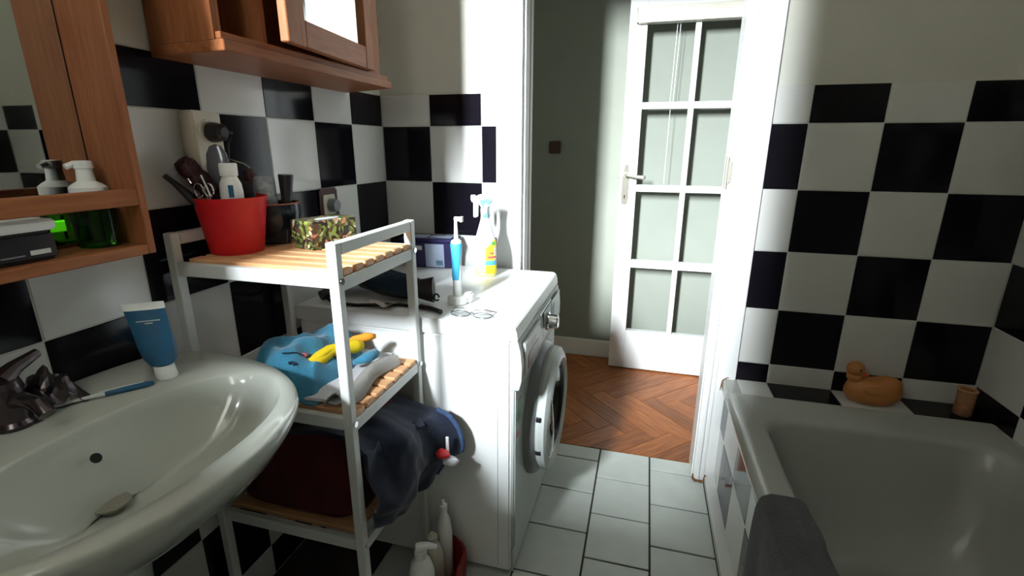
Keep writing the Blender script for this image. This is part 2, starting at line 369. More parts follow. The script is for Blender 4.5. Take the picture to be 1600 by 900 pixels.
# window niche behind the viewer
bm = B()
for q in ((-.0, .02, 1.31, 2.47), (.62, .64, 1.33, 2.47), (.02, .62, 1.33, 1.35), (.02, .62, 2.45, 2.47)): box(bm, q[0], q[1], -2.49, -2.46, q[2], q[3])
WN = struct('window_1', bm, 'paint'); obj('window_pane', bx(.02, .62, -2.478, -2.474, 1.35, 2.45), 'pane', WN, smooth=0)
# ------------------------------------------------------------------ glazed hallway door
YD = .92
D = thing('door_1', 'white glazed hallway door standing open', 'door', (.845, YD, 0)); del D['label'], D['category']; D['kind'] = 'structure'
cols = [(.930, 1.150), (1.176, 1.372)]; rws = [(1.446, 1.802), (1.043, 1.414), (.642, 1.008), (.235, .600)]
X1 = 1.470
bm = B(); box(bm, .845, .930, YD, YD+.038, .008, 2.02, bev=.002); box(bm, 1.372, X1, YD, YD+.038, .008, 2.02, bev=.002)
obj('stile', bm, 'paint', D)
for z0, z1 in ((.008, .235), (1.802, 2.02)): obj('rail', bx(.930, 1.372, YD, YD+.038, z0, z1), 'paint', D)
for (z0, _), (_, z1) in zip(rws, rws[1:]):
    bm = bx(.930, 1.372, YD+.001, YD+.036, z1, z0, bev=.003); box(bm, .930, 1.372, YD-.005, YD+.006, z1+.009, z0-.009, bev=.003); obj('glazing_bar', bm, 'paint', D)
for z0, z1 in rws:
    bm = bx(1.150, 1.176, YD+.0015, YD+.0355, z0, z1, bev=.003); obj('glazing_bar', bm, 'paint', D)
    for x0, x1 in cols: obj('pane', bx(x0, x1, YD+.018, YD+.021, z0, z1), 'pane', D, smooth=0)
bm = B(); box(bm, .884, 1.40, YD-.045, YD, 1.796, 1.864, bev=.004, seg=2); obj('blind_cassette', bm, 'cassette_cream', D)
obj('cassette_cap', bx(.879, .8838, YD-.042, YD-.002, 1.798, 1.862, bev=.001), 'dull_metal', D)
bm = B()
for dx in (0, .014): cyl(bm, (1.062+dx, YD+.010, 1.42), (1.068+dx, YD+.010, 1.80), .0011, n=6)
cyl(bm, (1.066, YD+.010, 1.05), (1.067, YD+.010, 1.41), .0011, n=6)
obj('blind_cord', bm, 'white_plastic', D)
pl = prism(B(), [(.862, .940), (.886, .940), (.892, .97), (.892, 1.07), (.888, 1.11), (.884, 1.145), (.868, 1.145), (.862, 1.11), (.857, 1.07), (.857, .97)], YD-.005, YD, 'y', bev=.0012)
HP = obj('handle_plate', pl, 'plate_metal', D)
bm = B(); tube(bm, [(.875, YD-.004, 1.095), (.875, YD-.045, 1.095), (.885, YD-.055, 1.094), (.93, YD-.052, 1.086), (.962, YD-.050, 1.083), (.966, YD-.040, 1.083)], .008, n=10, radii=[.008, .008, .0085, .009, .011, .011])
cyl(bm, (.875, YD-.012, 1.095), (.875, YD-.003, 1.095), .013); obj('lever', bm, 'dull_metal', HP)
bm = B(); cyl(bm, (.874, YD-.0065, .985), (.874, YD-.004, .985), .004, n=12); box(bm, .872, .876, YD-.0065, YD-.004, .970, .985); obj('keyhole', bm, 'black_matt', HP)
for z in (.948, 1.137): obj('screw', cyl(B(), (.875, YD-.0065, z), (.875, YD-.004, z), .0022, n=10), 'grey_plastic', HP)
obj('latch', bx(.832, .846, YD+.010, YD+.028, 1.075, 1.103, bev=.003), 'dull_metal', D)
obj('edge_hinge', cyl(B(), (X1+.004, YD+.006, 1.55), (X1+.004, YD+.006, 1.66), .006), 'dull_metal', D)
# light switch
sw = thing('light_switch', 'small square brown light switch on the shaded green hallway wall', 'light switch', (.47, 1.06, 1.225))
obj('switch_plate', bx(.437, .505, 1.048, 1.060, 1.195, 1.263, bev=.004, seg=2), 'brown_plastic', sw)
obj('rocker', bx(.450, .492, 1.043, 1.049, 1.208, 1.250, bev=.003, seg=2), 'brown_plastic', sw)
# ------------------------------------------------------------------ bath, ledge, skirt
ZR = .431
led = struct('trim_7', bx(1.345, RX, -.118, 0, .36, ZR-.0045), 'grout')
for k, (a, b) in enumerate(((1.345, 1.445), (1.445, 1.645), (1.645, 1.845), (1.845, RX))):
    tile(led, a+g/2, b-g/2, -.115, -.001, ZR-.005, ZR-.0005, 'black_tile' if k % 2 == 1 else 'white_tile', 2)
TB = thing('bathtub', 'white enamel bathtub built in along the right wall', 'bathtub', (1.67, -1.03, 0))
def rr(cx, cy, hx, hy, rad, z, n=18):
    pts = []
    for q, (sx, sy) in enumerate(((1, 1), (-1, 1), (-1, -1), (1, -1))):
        for k in range(n):
            a = math.pi/2*(q + k/(n-1)); pts.append((cx+sx*(hx-rad)+rad*math.cos(a), cy+sy*(hy-rad)+rad*math.sin(a), z))
    return pts
def tubring(x0, x1, y0, y1, rad, z): return rr((x0+x1)/2, (y0+y1)/2, (x1-x0)/2, (y1-y0)/2, rad, z)
Y0, Y1 = -1.90, -.118
loops = [tubring(1.306, RX-.001, Y0, Y1, .012, .385), tubring(1.299, RX-.001, Y0, Y1, .012, .392), tubring(1.296, RX-.001, Y0, Y1, .012, .408), tubring(1.300, RX-.002, Y0, Y1, .012, .424), tubring(1.312, RX-.004, Y0+.004, Y1-.002, .012, .4335), tubring(1.330, RX-.008, Y0+.01, Y1-.004, .015, ZR+.002), tubring(1.345, RX-.01, Y0+.02, Y1-.01, .02, ZR-.002),
         tubring(1.372, RX-.04, -1.80, -.232, .085, ZR-.004), tubring(1.382, RX-.05, -1.79, -.242, .085, ZR-.008), tubring(1.391, RX-.058, -1.78, -.252, .088, ZR-.025), tubring(1.402, RX-.07, -1.76, -.27, .095, .32), tubring(1.43, RX-.095, -1.72, -.31, .11, .17), tubring(1.46, RX-.125, -1.66, -.36, .12, .10), tubring(1.50, RX-.17, -1.60, -.42, .12, .075), tubring(1.62, RX-.3, -1.4, -.6, .08, .066)]
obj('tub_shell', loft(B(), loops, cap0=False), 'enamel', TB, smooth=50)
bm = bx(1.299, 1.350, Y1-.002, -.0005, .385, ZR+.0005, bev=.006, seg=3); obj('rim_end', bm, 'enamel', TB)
# side panel with mirror diamonds
SK = obj('side_panel', bx(1.316, 1.335, -1.90, -.004, .03, .386), 'grout', TB, smooth=0, label='bath side panel clad in black and white tiles')
obj('kerb', bx(1.278, 1.335, -1.90, -.030, 0, .032, bev=.003), 'white_tile', TB)
sy_ = [-.006] + [-.105-.2055*k for k in range(9)]
for k in range(9):
    if k == 8: break
    for r, (z0, z1) in enumerate(((.033, .229), (.229, .384))):
        tile(SK, 1.3122, 1.3157, sy_[k+1]+g/2, sy_[k]-g/2, z0+g/2, z1-g/2, 'black_tile' if (r+k) % 2 == 1 else 'white_tile', 0)
# ------------------------------------------------------------------ washing machine
WM = thing('washing_machine', 'white front-loading washing machine standing in the corner by the doorway', 'washing machine', (.35, -.33, 0))
wy0, wy1 = -.632, -.045; xf = .678
obj('cabinet', bx(.045, xf, wy0+.004, wy1-.004, .012, .748, bev=.006, seg=2), 'appliance', WM)
top = prism(B(), [(.035, .750), (.035, .786), (.044, .7915), (.679, .7915), (.689, .786), (.694, .772), (.696, .750)], wy0, wy1, 'y', bev=.002)
obj('worktop', top, 'appliance', WM)
pan = prism(B(), [(.6785, .7495), (.6965, .7495), (.7035, .72), (.7075, .68), (.707, .64), (.700, .612), (.6785, .610)], wy0+.002, wy1-.002, 'y', bev=.0015)
PN = obj('control_panel', pan, 'appliance_shaded', WM)
obj('front_door_panel', bx(.6785, .690, wy0+.006, wy1-.006, .10, .609, bev=.004, seg=2), 'appliance_shaded', WM)
obj('plinth', bx(.6785, .686, wy0+.006, wy1-.006, .012, .0985, bev=.003), 'appliance_shaded', WM)
obj('side_seam', bx(.640, .6415, wy0+.0025, wy0+.0045, .03, .62), 'panel_inset', WM)
bm = B(); bmesh.ops.create_circle(bm, segments=4, radius=.001); bm.clear()
tube(bm, [(.36+.028*math.cos(2*math.pi*k/28), wy0+.0045, .53+.028*math.sin(2*math.pi*k/28)) for k in range(28)], .0011, n=6, closed=True); obj('side_cap', bm, 'panel_inset', WM)
# drawer
DR = obj('detergent_drawer', bx(.700, .7095, -.60, -.405, .640, .735, bev=.003, seg=2), 'appliance_shaded', WM)
obj('drawer_recess', prism(B(), [(-.565, .648), (-.425, .648), (-.425, .684), (-.45, .690), (-.54, .690), (-.565, .684)], .7092, .7105, 'x'), 'black', DR)
bm = B()
for k in range(3): box(bm, .7094, .7104, -.52+.02*k, -.507+.02*k, .700, .712)
obj('drawer_mark', bm, 'panel_inset', DR)
bm = B(); lathe(bm, [(.028, 0), (.030, .006), (.024, .010), (.022, .034), (.019, .037), (0, .037)], n=40, mtx=frame_mtx((.706, -.290, .690), (0, 0, 1), (1, 0, 0)))
obj('programme_knob', bm, 'chrome', PN)
for y0, y1, z0, z1 in ((-.345, -.235, .655, .735), (-.225, -.07, .655, .735), (-.395, -.235, .742, .747)):
    obj('panel_inset', bx(.7062, .7078, y0, y1, z0, z1), 'panel_inset', PN)
bm = bx(.7076, .7086, -.215, -.17, .68, .715); obj('display', bm, 'label_grey', PN)
obj('energy_sticker', bx(.6898, .6908, -.600, -.565, .50, .565), 'green_print', WM)
obj('warning_print', bx(.6898, .6906, -.610, -.585, .455, .47), 'red_print', WM)
# porthole door
pc = (.690, -.318, .405); MT = frame_mtx(pc, (0, 0, 1), (1, 0, 0))
bm = B(); lathe(bm, [(.150, 0), (.220, 0), (.218, .012), (.208, .024), (.198, .030), (.150, .030)], n=64, mtx=MT, cap=False); obj('porthole_surround', bm, 'grey_plastic', WM)
bm = B(); lathe(bm, [(.196, .030), (.200, .040), (.196, .056), (.180, .066), (.162, .070), (.149, .062), (.144, .048), (.144, .030)], n=64, mtx=MT, cap=False); DO = obj('porthole_door', bm, 'appliance_shaded', WM)
bm = B(); lathe(bm, [(.1435, .056), (.137, .060), (.132, .052), (.1435, .046)], n=64, mtx=MT, cap=False); obj('seal_ring', bm, 'black', DO)
bm = B(); lathe(bm, [(.136, .050), (.124, .030), (.10, .004), (.06, -.004 + .012), (0, .010)], n=48, mtx=MT, cap=False); obj('glass_bowl', bm, 'port', DO)
bm = B(); lathe(bm, [(.149, .002), (.10, .003), (0, .003)], n=48, mtx=MT, cap=False); obj('drum', bm, 'interior', WM)
for a in (-1, 1): obj('door_hinge', bx(.722, .738, -.318-.2+.006, -.318-.2+.024, .405+.055*a-.008, .405+.055*a+.008, bev=.002), 'black', DO)
bm = B(); tube(bm, [(.752+.006*math.sin(math.pi*t/12), -.318-.168*math.cos(math.radians(-38+76*t/12)), .405+.168*math.sin(math.radians(-38+76*t/12))) for t in range(13)], .014, n=12, radii=[.006+.009*math.sin(math.pi*t/12) for t in range(13)])
obj('door_grip', bm, 'chrome', DO, label='curved bright grip on the porthole')
for x in (.10, .62):
    for y in (-.57, -.10): obj('foot', lathe(B(), [(.018, 0), (.022, .004), (.016, .013)], c=(x, y, 0)), 'black', WM)
# ------------------------------------------------------------------ rack
RK = thing('shelf_rack', 'white-framed three-tier bathroom rack with wooden slats beside the sink', 'shelf rack', (.23, -.80, 0))
rx0, rx1, ry0, ry1 = .022, .430, -.972, -.638; q = .021
for x in (rx0, rx1-q):
    for y in (ry0, ry1-q):
        obj('post', bx(x, x+q, y, y+q, 0, 1.052, bev=.002), 'white_metal', RK)
for x in (rx0, rx1-q): obj('end_handle', bx(x+.001, x+q-.001, ry0+q, ry1-q, 1.026, 1.051, bev=.002), 'white_metal', RK)
SH = (.990, .680, .370)
for z in SH:
    for y in (ry0, ry1-q+.004): obj('shelf_rail', bx(rx0+q, rx1-q, y+.002, y+.018, z-.028, z, bev=.0015), 'white_metal', RK)
    for x in (rx0, rx1-q): obj('shelf_rail', bx(x+.004, x+q-.002, ry0+q, ry1-q, z-.036, z-.009, bev=.0015), 'white_metal', RK)
    for k in range(7):
        yk = ry0+.026+k*(ry1-ry0-.052-.033)/6
        obj('slat', bx(rx0+.006 if False else rx0+.027, rx1-.004 if z > .4 else rx1-.03, yk, yk+.033, z-.0085, z+.0045, bev=.002, seg=1), 'slat', RK)
for z in (.976, .666, .356):
    for y in (ry0+q/2, ry1-q/2): obj('screw', cyl(B(), (rx1-.001, y, z), (rx1+.004, y, z), .0065, n=12), 'chrome', RK)
# fix slat heights: shelf surface at z + .0045
Z1 = .9946; Z2 = .6846; Z3 = .3746; Z4 = .0796
# ------------------------------------------------------------------ items on the top shelf
bc = (.088, -.850)
BK = thing('bucket', 'bright red plastic pot packed with brushes and scissors on the rack', 'pot', (bc[0], bc[1], Z1))
bm = B(); lathe(bm, [(0, 0), (.054, 0), (.0555, .003), (.073, .118), (.0755, .124), (.073, .1245), (.070, .118), (.0525, .006), (0, .006)], c=(bc[0], bc[1], Z1), n=48); obj('pot_body', bm, 'red', BK)
def lean(p0, p1): return Vector(p0), Vector(p1)
cb = thing('comb', 'black comb handle leaning out of the red pot to the left', 'comb', (.075, -.895, 1.005))
bm = B(); tube(bm, [(.090, -.872, 1.005), (.066, -.898, 1.09), (.050, -.915, 1.122), (.036, -.935, 1.152), (.028, -.948, 1.168)], .008, n=10, radii=[.006, .009, .010, .006, .005]); obj('comb_handle', bm, 'black', cb)
hb_ = thing('round_brush', 'round hairbrush with dark red bristles sticking up in the red pot', 'hairbrush', (.09, -.87, 1.005))
p0 = Vector((.10, -.855, 1.01)); p1 = Vector((.078, -.880, 1.125)); p2 = Vector((.040, -.915, 1.196))
bm = B(); cyl(bm, p0, p1, .008, .012); obj('brush_handle', bm, 'black', hb_)
bm = B(); lathe(bm, [(.010, 0)]+[(.0205+.0015*math.sin(k*2.1), .006+.009*k) for k in range(9)]+[(.014, .090), (0, .092)], n=20, mtx=frame_mtx(p1, (1, 0, 0), p2-p1)); obj('brush_barrel', bm, 'bristle', hb_)
bm = B(); ax = (p2-p1).normalized(); e1 = ax.orthogonal().normalized(); e2 = ax.cross(e1)
for k in range(900):
    t = random.random(); a = random.random()*6.283; d = math.cos(a)*e1+math.sin(a)*e2; base = p1.lerp(p2, t)
    tip = base + d*random.uniform(.026, .034) + ax*.003*random.random()
    w_ = ax.cross(d)*.0016; v = [bm.verts.new(base+d*.017-w_), bm.verts.new(base+d*.017+w_), bm.verts.new(tip)]; bm.faces.new(v)
s_ = obj('bristles', bm, 'bristle', hb_, smooth=0); s_['kind'] = 'stuff'
sc = thing('scissors', 'small silver scissors hanging handles-up at the front of the red pot', 'scissors', (.10, -.90, 1.03))
bm = B()
for cx_, cz_ in ((.074, 1.136), (.100, 1.137)):
    tube(bm, [(cx_+.0115*math.cos(2*math.pi*k/20), -.914, cz_+.0145*math.sin(2*math.pi*k/20)) for k in range(20)], .0018, n=6, closed=True)
obj('finger_ring', bm, 'chrome', sc)
bm = B(); tube(bm, [(.062, -.918, 1.150), (.048, -.918, 1.172)], .0022, n=6); tube(bm, [(.102, -.914, 1.125), (.088, -.916, 1.168)], .0022, n=6); tube(bm, [(.075, -.918, 1.123), (.095, -.88, 1.03)], .003, n=6); tube(bm, [(.100, -.918, 1.123), (.085, -.88, 1.03)], .003, n=6); obj('blade', bm, 'chrome', sc)
pd = thing('paddle_brush', 'glossy grey oval-backed hairbrush standing tallest in the red pot', 'hairbrush', (.12, -.85, 1.005))
o_ = Vector((.092, -.872, 1.180)); ax = Vector((-.012, -.008, 1)).normalized()
bm = B(); lathe(bm, [(0, -.062), (.013, -.052), (.0215, -.03), (.0245, 0), (.021, .030), (.012, .046), (0, .050)], n=32, sx=1, sy=.36, mtx=frame_mtx(o_, (.93, .35, 0), ax)); obj('brush_back', bm, 'paddle', pd)
bm = B(); cyl(bm, (.112, -.855, 1.005), (.093, -.872, 1.135), .008, .010); obj('brush_handle', bm, 'black', pd)
wb = thing('cream_bottle', 'small white cream bottle standing in the front of the red pot', 'bottle', (.112, -.868, 1.042))
bm = B(); lathe(bm, [(0, 0), (.024, 0), (.0265, .004), (.0265, .090), (.0245, .106), (.0175, .120), (.017, .122), (.0, .122)], c=(.112, -.868, 1.042), sy=.7); obj('bottle_body', bm, 'white_plastic', wb)
bm = B(); lathe(bm, [(.0175, .1225), (.018, .146), (.0165, .149), (0, .149)], c=(.112, -.868, 1.042)); obj('cap', bm, 'white_plastic', wb)
bm = B(); box(bm, -.005, .005, -.0006, .0006, -.012, .014); bmesh.ops.transform(bm, matrix=frame_mtx((.1270, -.8840, 1.132), (.5, .5, 0), (0, 0, 1)), verts=bm.verts); obj('bottle_mark', bm, 'tube_blue', wb)
cl = thing('hair_clip', 'dark wire hair loop poking up behind the white cream bottle', 'hair clip', (.13, -.83, 1.01))
bm = B(); tube(bm, [(.110, -.84, 1.01), (.090, -.845, 1.15), (.083, -.850, 1.190), (.100, -.845, 1.198), (.125, -.838, 1.190), (.140, -.835, 1.180)], .0016, n=6); obj('wire_loop', bm, 'dull_metal', cl)
bm = B(); box(bm, .100, .140, -.838, -.826, 1.02, 1.150, bev=.004); obj('clip_body', bm, 'black', cl)
# dark pot
PT = thing('plant_pot', 'dark teal rounded pot between the red pot and the patterned box', 'pot', (.100, -.735, Z1))
bm = B(); lathe(bm, [(0, 0), (.036, 0), (.042, .006), (.058, .045), (.063, .075), (.061, .098), (.057, .098), (.058, .075), (.040, .010), (0, .010)], c=(.100, -.735, Z1), n=40); obj('pot_body', bm, 'teal_pot', PT)
bm = B(); tube(bm, [(.100+.059*math.cos(k*math.pi/20), -.735+.059*math.sin(k*math.pi/20), Z1+.098) for k in range(40)], .0025, n=6, closed=True); obj('pot_rim', bm, 'pot_rim', PT)
bm = B(); lathe(bm, [(0, 0), (.020, 0), (.0215, .004), (.024, .135), (.022, .146), (.016, .151), (0, .151)], n=28, mtx=frame_mtx((.103, -.748, 1.008), (1, 0, 0), (-.05, -.03, 1))); single('speckled_can', bm, 'speckle', 'pale grey speckled can standing in the dark teal pot', 'can')
bm = B(); lathe(bm, [(0, 0), (.008, 0), (.0085, .05), (.0175, .150), (.0170, .153), (0, .153)], n=24, mtx=frame_mtx((.125, -.725, 1.008), (1, 0, 0), (.07, .02, 1))); single('black_tube', bm, 'black', 'black tapered tube upright in the dark teal pot', 'tube')
bm = B(); lathe(bm, [(0, 0), (.010, 0), (.014, .09), (.015, .15), (.010, .166), (0, .168)], n=20, mtx=frame_mtx((.078, -.750, 1.008), (1, 0, 0), (-.05, -.10, 1))); single('dark_brush', bm, 'bristle', 'dark brush head leaning in the teal pot next to the red pot', 'brush')
# tissue box with foliage print
yawb = math.atan2(.095, .026); E1 = Vector((.32, .95, 0)).normalized(); E2 = Vector((-.95, .32, 0)).normalized()
TX = thing('tissue_box', 'cardboard tissue box printed with green and brown foliage at the shelf front', 'tissue box', (.24, -.73, Z1))
bm = B(); box(bm, 0, .128, 0, .078, 0, .066, bev=.0015); bmesh.ops.transform(bm, matrix=Matrix.Translation((.252, -.803, Z1)) @ Matrix(((E1.x, E2.x, 0, 0), (E1.y, E2.y, 0, 0), (0, 0, 1, 0), (0, 0, 0, 1))), verts=bm.verts); obj('carton', bm, 'foliage', TX)
bm = B(); lathe(bm, [(.026, 0), (.024, .0012), (0, .0016)], n=24, sx=1.3, sy=.5, mtx=Matrix.Translation((.247, -.732, Z1+.0662)) @ Matrix.Rotation(math.atan2(E1.y, E1.x), 4, 'Z')); obj('film_slot', bm, 'label_pale', TX)
# ------------------------------------------------------------------ sockets
def rot_box(): pass
so = thing('wall_socket', 'cream double socket block on the tiles above the red pot', 'socket', (.02, -.83, 1.14))
obj('socket_block', bx(.0005, .040, -.870, -.792, 1.135, 1.300, bev=.005, seg=2), 'cream_plastic', so)
for z in (1.258, 1.176): obj('socket_well', lathe(B(), [(.026, 0), (.026, .002), (.021, .002), (.020, -.001), (0, -.001)], n=28, mtx=frame_mtx((.040, -.831, z), (0, 0, 1), (1, 0, 0)), cap=False), 'cream_plastic', so)
pg = thing('power_plug', 'black round plug with its flex in the cream double socket', 'plug', (.045, -.826, 1.25))
bm = B(); lathe(bm, [(0, 0), (.0215, 0), (.0215, .012), (.018, .028), (.010, .034), (0, .034)], n=28, mtx=frame_mtx((.042, -.826, 1.255), (0, 0, 1), (1, 0, 0))); obj('plug_body', bm, 'black', pg)
bm = B(); tube(bm, [(.060, -.815, 1.256), (.055, -.795, 1.257), (.045, -.775, 1.255), (.020, -.765, 1.235), (.008, -.765, 1.15), (.006, -.762, 1.06), (.006, -.76, .95)], .004, n=8); obj('flex', bm, 'black', pg)
s2 = thing('wall_socket', 'dark-framed single socket low on the tiles behind the patterned box', 'socket', (.01, -.38, 1.01))
obj('socket_frame', bx(.0005, .008, -.425, -.335, 1.010, 1.100, bev=.006, seg=2), 'brown_plastic', s2)
obj('socket_face', bx(.008, .012, -.415, -.355, 1.018, 1.080, bev=.003, seg=2), 'cream_plastic', s2)
bm = B(); lathe(bm, [(0, 0), (.022, 0), (.022, .010), (.018, .022), (0, .024)], n=28, mtx=frame_mtx((.0125, -.378, 1.046), (0, 0, 1), (1, 0, 0))); tube(bm, [(.03, -.372, 1.036), (.03, -.366, 1.01), (.02, -.362, .97), (.008, -.36, .90), (.006, -.36, .80)], .0035, n=8)
single('power_plug', bm, 'grey_plastic', 'grey plug with flex in the dark-framed single socket', 'plug')
# ------------------------------------------------------------------ upper cabinet
UC = thing('wall_cabinet', 'varnished pine wall cabinet with a small mirrored door, high on the left wall', 'wall cabinet', (0, -.6, 1.395))
bm = prism(B(), [(.0005, -.904), (.0005, -.225), (.205, -.292), (.205, -.928)], 1.398, 1.418, 'z', bev=.001); obj('base_board', bm, 'pine_h', UC)
bm = prism(B(), [(.185, -.925), (.185, -.300), (.199, -.302), (.199, -.927)], 1.4185, 1.431, 'z', bev=.001); obj('fascia_strip', bm, 'pine_h', UC)
obj('side_panel', prism(B(), [(.0005, -.903), (.182, -.9245), (.182, -.906), (.0005, -.886)], 1.4185, 2.10, 'z'), 'pine', UC)
obj('side_panel', bx(.0005, .182, -.335, -.315, 1.4205, 2.10, bev=.001), 'pine', UC)
obj('side_panel', bx(.0005, .182, -.800, -.784, 1.4205, 2.10, bev=.001), 'pine', UC)
obj('back_board', bx(.0005, .008, -.902, -.335, 1.4205, 2.10), 'pine', UC)
obj('top_board', bx(.0005, .205, -.930, -.300, 2.10, 2.12, bev=.002), 'pine_h', UC)
obj('face_stile', bx(.172, .190, -.395, -.335, 1.4325, 2.10, bev=.001), 'pine', UC)
dy0, dy1, dz0, dz1 = -.806, -.398, 1.434, 2.08; fw = .068
MH = Matrix.Translation((.191, dy1, 0)) @ Matrix.Rotation(math.radians(5.5), 4, 'Z') @ Matrix.Translation((-.191, -dy1, 0))
def dbx(*q, **k): return box(B(), *q, mtx=MH, **k)
DC = obj('cabinet_door', dbx(.191, .211, dy0, dy0+fw, dz0, dz1, bev=.002), 'pine', UC)
obj('door_stile', dbx(.191, .211, dy1-.048, dy1, dz0, dz1, bev=.002), 'pine', DC)
obj('door_rail', dbx(.191, .2105, dy0+fw, dy1-.048, dz0, dz0+.055, bev=.002), 'pine_h', DC)
obj('door_rail', dbx(.191, .2105, dy0+fw, dy1-.048, dz1-.055, dz1, bev=.002), 'pine_h', DC)
obj('door_mirror', dbx(.196, .199, dy0+fw, dy1-.048, dz0+.055, dz1-.055), 'mirror', DC, smooth=0)
obj('knot', lathe(B(), [(.004, 0), (0, .0004)], n=10, mtx=frame_mtx((.09, -.9221, 1.52), (1, 0, 0), (0, -1, 0))), 'black_matt', UC)
# ------------------------------------------------------------------ mirror shelf unit
MU = thing('mirror_shelf', 'pine-framed wall mirror with a narrow railed shelf below, at the left edge', 'mirror', (.02, -1.4, 1.03))
ye = -1.078; yn = -1.72
obj('back_board', bx(.0005, .014, yn, ye+.012, 1.036, 1.80), 'pine', MU)
obj('mirror_glass', bx(.0145, .018, yn+.014, ye-.003, 1.060, 1.79), 'mirror', MU, smooth=0)
obj('dark_gap', bx(.0142, .0175, ye-.0028, ye-.0002, 1.060, 1.79), 'black_matt', MU, smooth=0)  # black strip filling the joint between mirror and side board
obj('side_board', bx(.0005, .116, ye, ye+.014, 1.036, 1.80, bev=.0015), 'pine', MU)
obj('side_board', bx(.0005, .116, yn-.014, yn, 1.036, 1.80, bev=.0015), 'pine', MU)
obj('shelf_board', bx(.018, .116, yn, ye, 1.036, 1.054, bev=.0015), 'pine_h', MU)
obj('guard_rail', bx(.100, .1155, yn, ye, 1.124, 1.153, bev=.0015), 'pine_h', MU)
obj('top_board', bx(.0005, .116, yn, ye, 1.80, 1.814, bev=.0015), 'pine_h', MU)
# soap bottle on the shelf
SB = thing('soap_bottle', 'green liquid soap bottle with white pump behind the shelf guard rail', 'soap bottle', (.068, -1.138, 1.0545))
cx_, cy_ = .0535, -1.114
bm = B(); lathe(bm, [(0, 0), (.029, 0), (.033, .004), (.033, .062), (.029, .074), (.016, .082), (.016, .088), (0, .088)], c=(cx_, cy_, 1.0548), n=32); obj('bottle_body', bm, 'green_liquid', SB)
bm = B(); lathe(bm, [(0, .0885), (.027, .0885), (.027, .102), (.020, .108), (.0135, .112), (.0115, .132), (.014, .134), (.014, .146), (0, .147)], c=(cx_, cy_, 1.0548), n=28); tube(bm, [(cx_, cy_, 1.195), (cx_-.004, cy_-.014, 1.195), (cx_-.006, cy_-.024, 1.191)], .005, n=8); obj('pump', bm, 'white_plastic', SB)
# jar
JR_ = thing('cosmetic_jar', 'squat dark jar with shiny lid and small white label on the mirror shelf', 'jar', (.072, -1.245, 1.0545))
obj('jar_body', bx(.040, .098, -1.292, -1.206, 1.0548, 1.100, bev=.006, seg=3), 'black', JR_)
obj('lid', bx(.038, .100, -1.295, -1.203, 1.1005, 1.117, bev=.003, seg=2), 'white_plastic', JR_)  # white colour stands in for the window's reflection on the lid
obj('label', bx(.0982, .0986, -1.245, -1.218, 1.066, 1.073), 'label_pale', JR_)
obj('print_line', bx(.0982, .0986, -1.282, -1.252, 1.066, 1.068), 'grey_plastic', JR_)
# ------------------------------------------------------------------ washbasin
SZ = .812; CY = -1.30
SI = thing('washbasin', 'white oval wall-hung porcelain washbasin at the left', 'washbasin', (.1, CY, .5))
def outl(k, n=96):
    a = 2*math.pi*k/n; c, s = math.cos(a), math.sin(a)
    def F(r):
        x, y = .300+r*c-.142, r*s
        e = 2.35 if x > 0 else 3.4
        return abs(x/(.340 if x > 0 else .142))**e + abs(y/.300)**e
    lo_, hi_ = 0, 1
    for _ in range(40):
        m_ = (lo_+hi_)/2
        if F(m_) < 1: lo_ = m_
        else: hi_ = m_
    return (.300+lo_*c, lo_*s)
def inl(k, n=96):
    a = 2*math.pi*k/n; c, s = math.cos(a), math.sin(a); e = 2.1
    r = (abs(c/(.140 if c > 0 else .122))**e + abs(s/.238)**e)**(-1/e)
    return (.300+r*c, r*s)
N = 96
def ring(f, sc_, cx, z, inset=0): return [(max(.001, cx+(f(k)[0]-cx)*sc_), CY+f(k)[1]*sc_, z) for k in range(N)]
bottom = [(.17+.085*math.cos(2*math.pi*k/N), CY+.10*math.sin(2*math.pi*k/N), .60) for k in range(N)]
L = [bottom, ring(outl, .52, .15, .640), ring(outl, .74, .15, .695), ring(outl, .90, .15, .742), ring(outl, .975, .15, .778), ring(outl, 1.0, .15, .797), ring(outl, .997, .15, .807), ring(outl, .985, .15, SZ)]
L += [ring(inl, 1.035, .302, SZ+.001), ring(inl, 1.0, .302, SZ-.004), ring(inl, .965, .302, SZ-.020), ring(inl, .90, .300, .765), ring(inl, .76, .290, .727), ring(inl, .55, .27, .700), ring(inl, .30, .24, .686), [(.222+.024*math.cos(2*math.pi*k/N), CY+.024*math.sin(2*math.pi*k/N), .682) for k in range(N)]]
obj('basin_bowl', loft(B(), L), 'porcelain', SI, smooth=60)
bm = B(); lathe(bm, [(.026, 0), (.026, .004), (.021, .006), (.015, .003), (.015, .014), (.024, .018), (.024, .021), (0, .024)], c=(.224, CY, .676), n=32); obj('drain_plug', bm, 'dull_metal', SI)
bm = B(); lathe(bm, [(.0080, .0016), (0, .0020)], n=20, mtx=frame_mtx((.2055, CY+.005, .768), (0, 1, 0), (.80, 0, .62))); OV = obj('overflow_hole', bm, 'black_matt', SI)
bm = B(); lathe(bm, [(.10, 0), (.095, .05), (.075, .25), (.07, .45), (.085, .60)], c=(.14, CY, .0), n=32, sx=.95); obj('pedestal', bm, 'porcelain', SI)
FA = thing('mixer_tap', 'dark chrome mixer tap on the back ledge of the washbasin', 'tap', (.075, CY, SZ))
bm = B(); lathe(bm, [(0, 0), (.026, 0), (.026, .006), (.021, .012), (.020, .050), (.022, .062), (.019, .074), (0, .080)], c=(.078, CY-.01, SZ+.001), n=24); obj('tap_body', bm, 'dark_chrome', FA)
bm = B(); tube(bm, [(.080, CY-.01, SZ+.040), (.115, CY-.012, SZ+.052), (.150, CY-.014, SZ+.050), (.165, CY-.015, SZ+.036)], .011, n=14); obj('spout', bm, 'dark_chrome', FA)
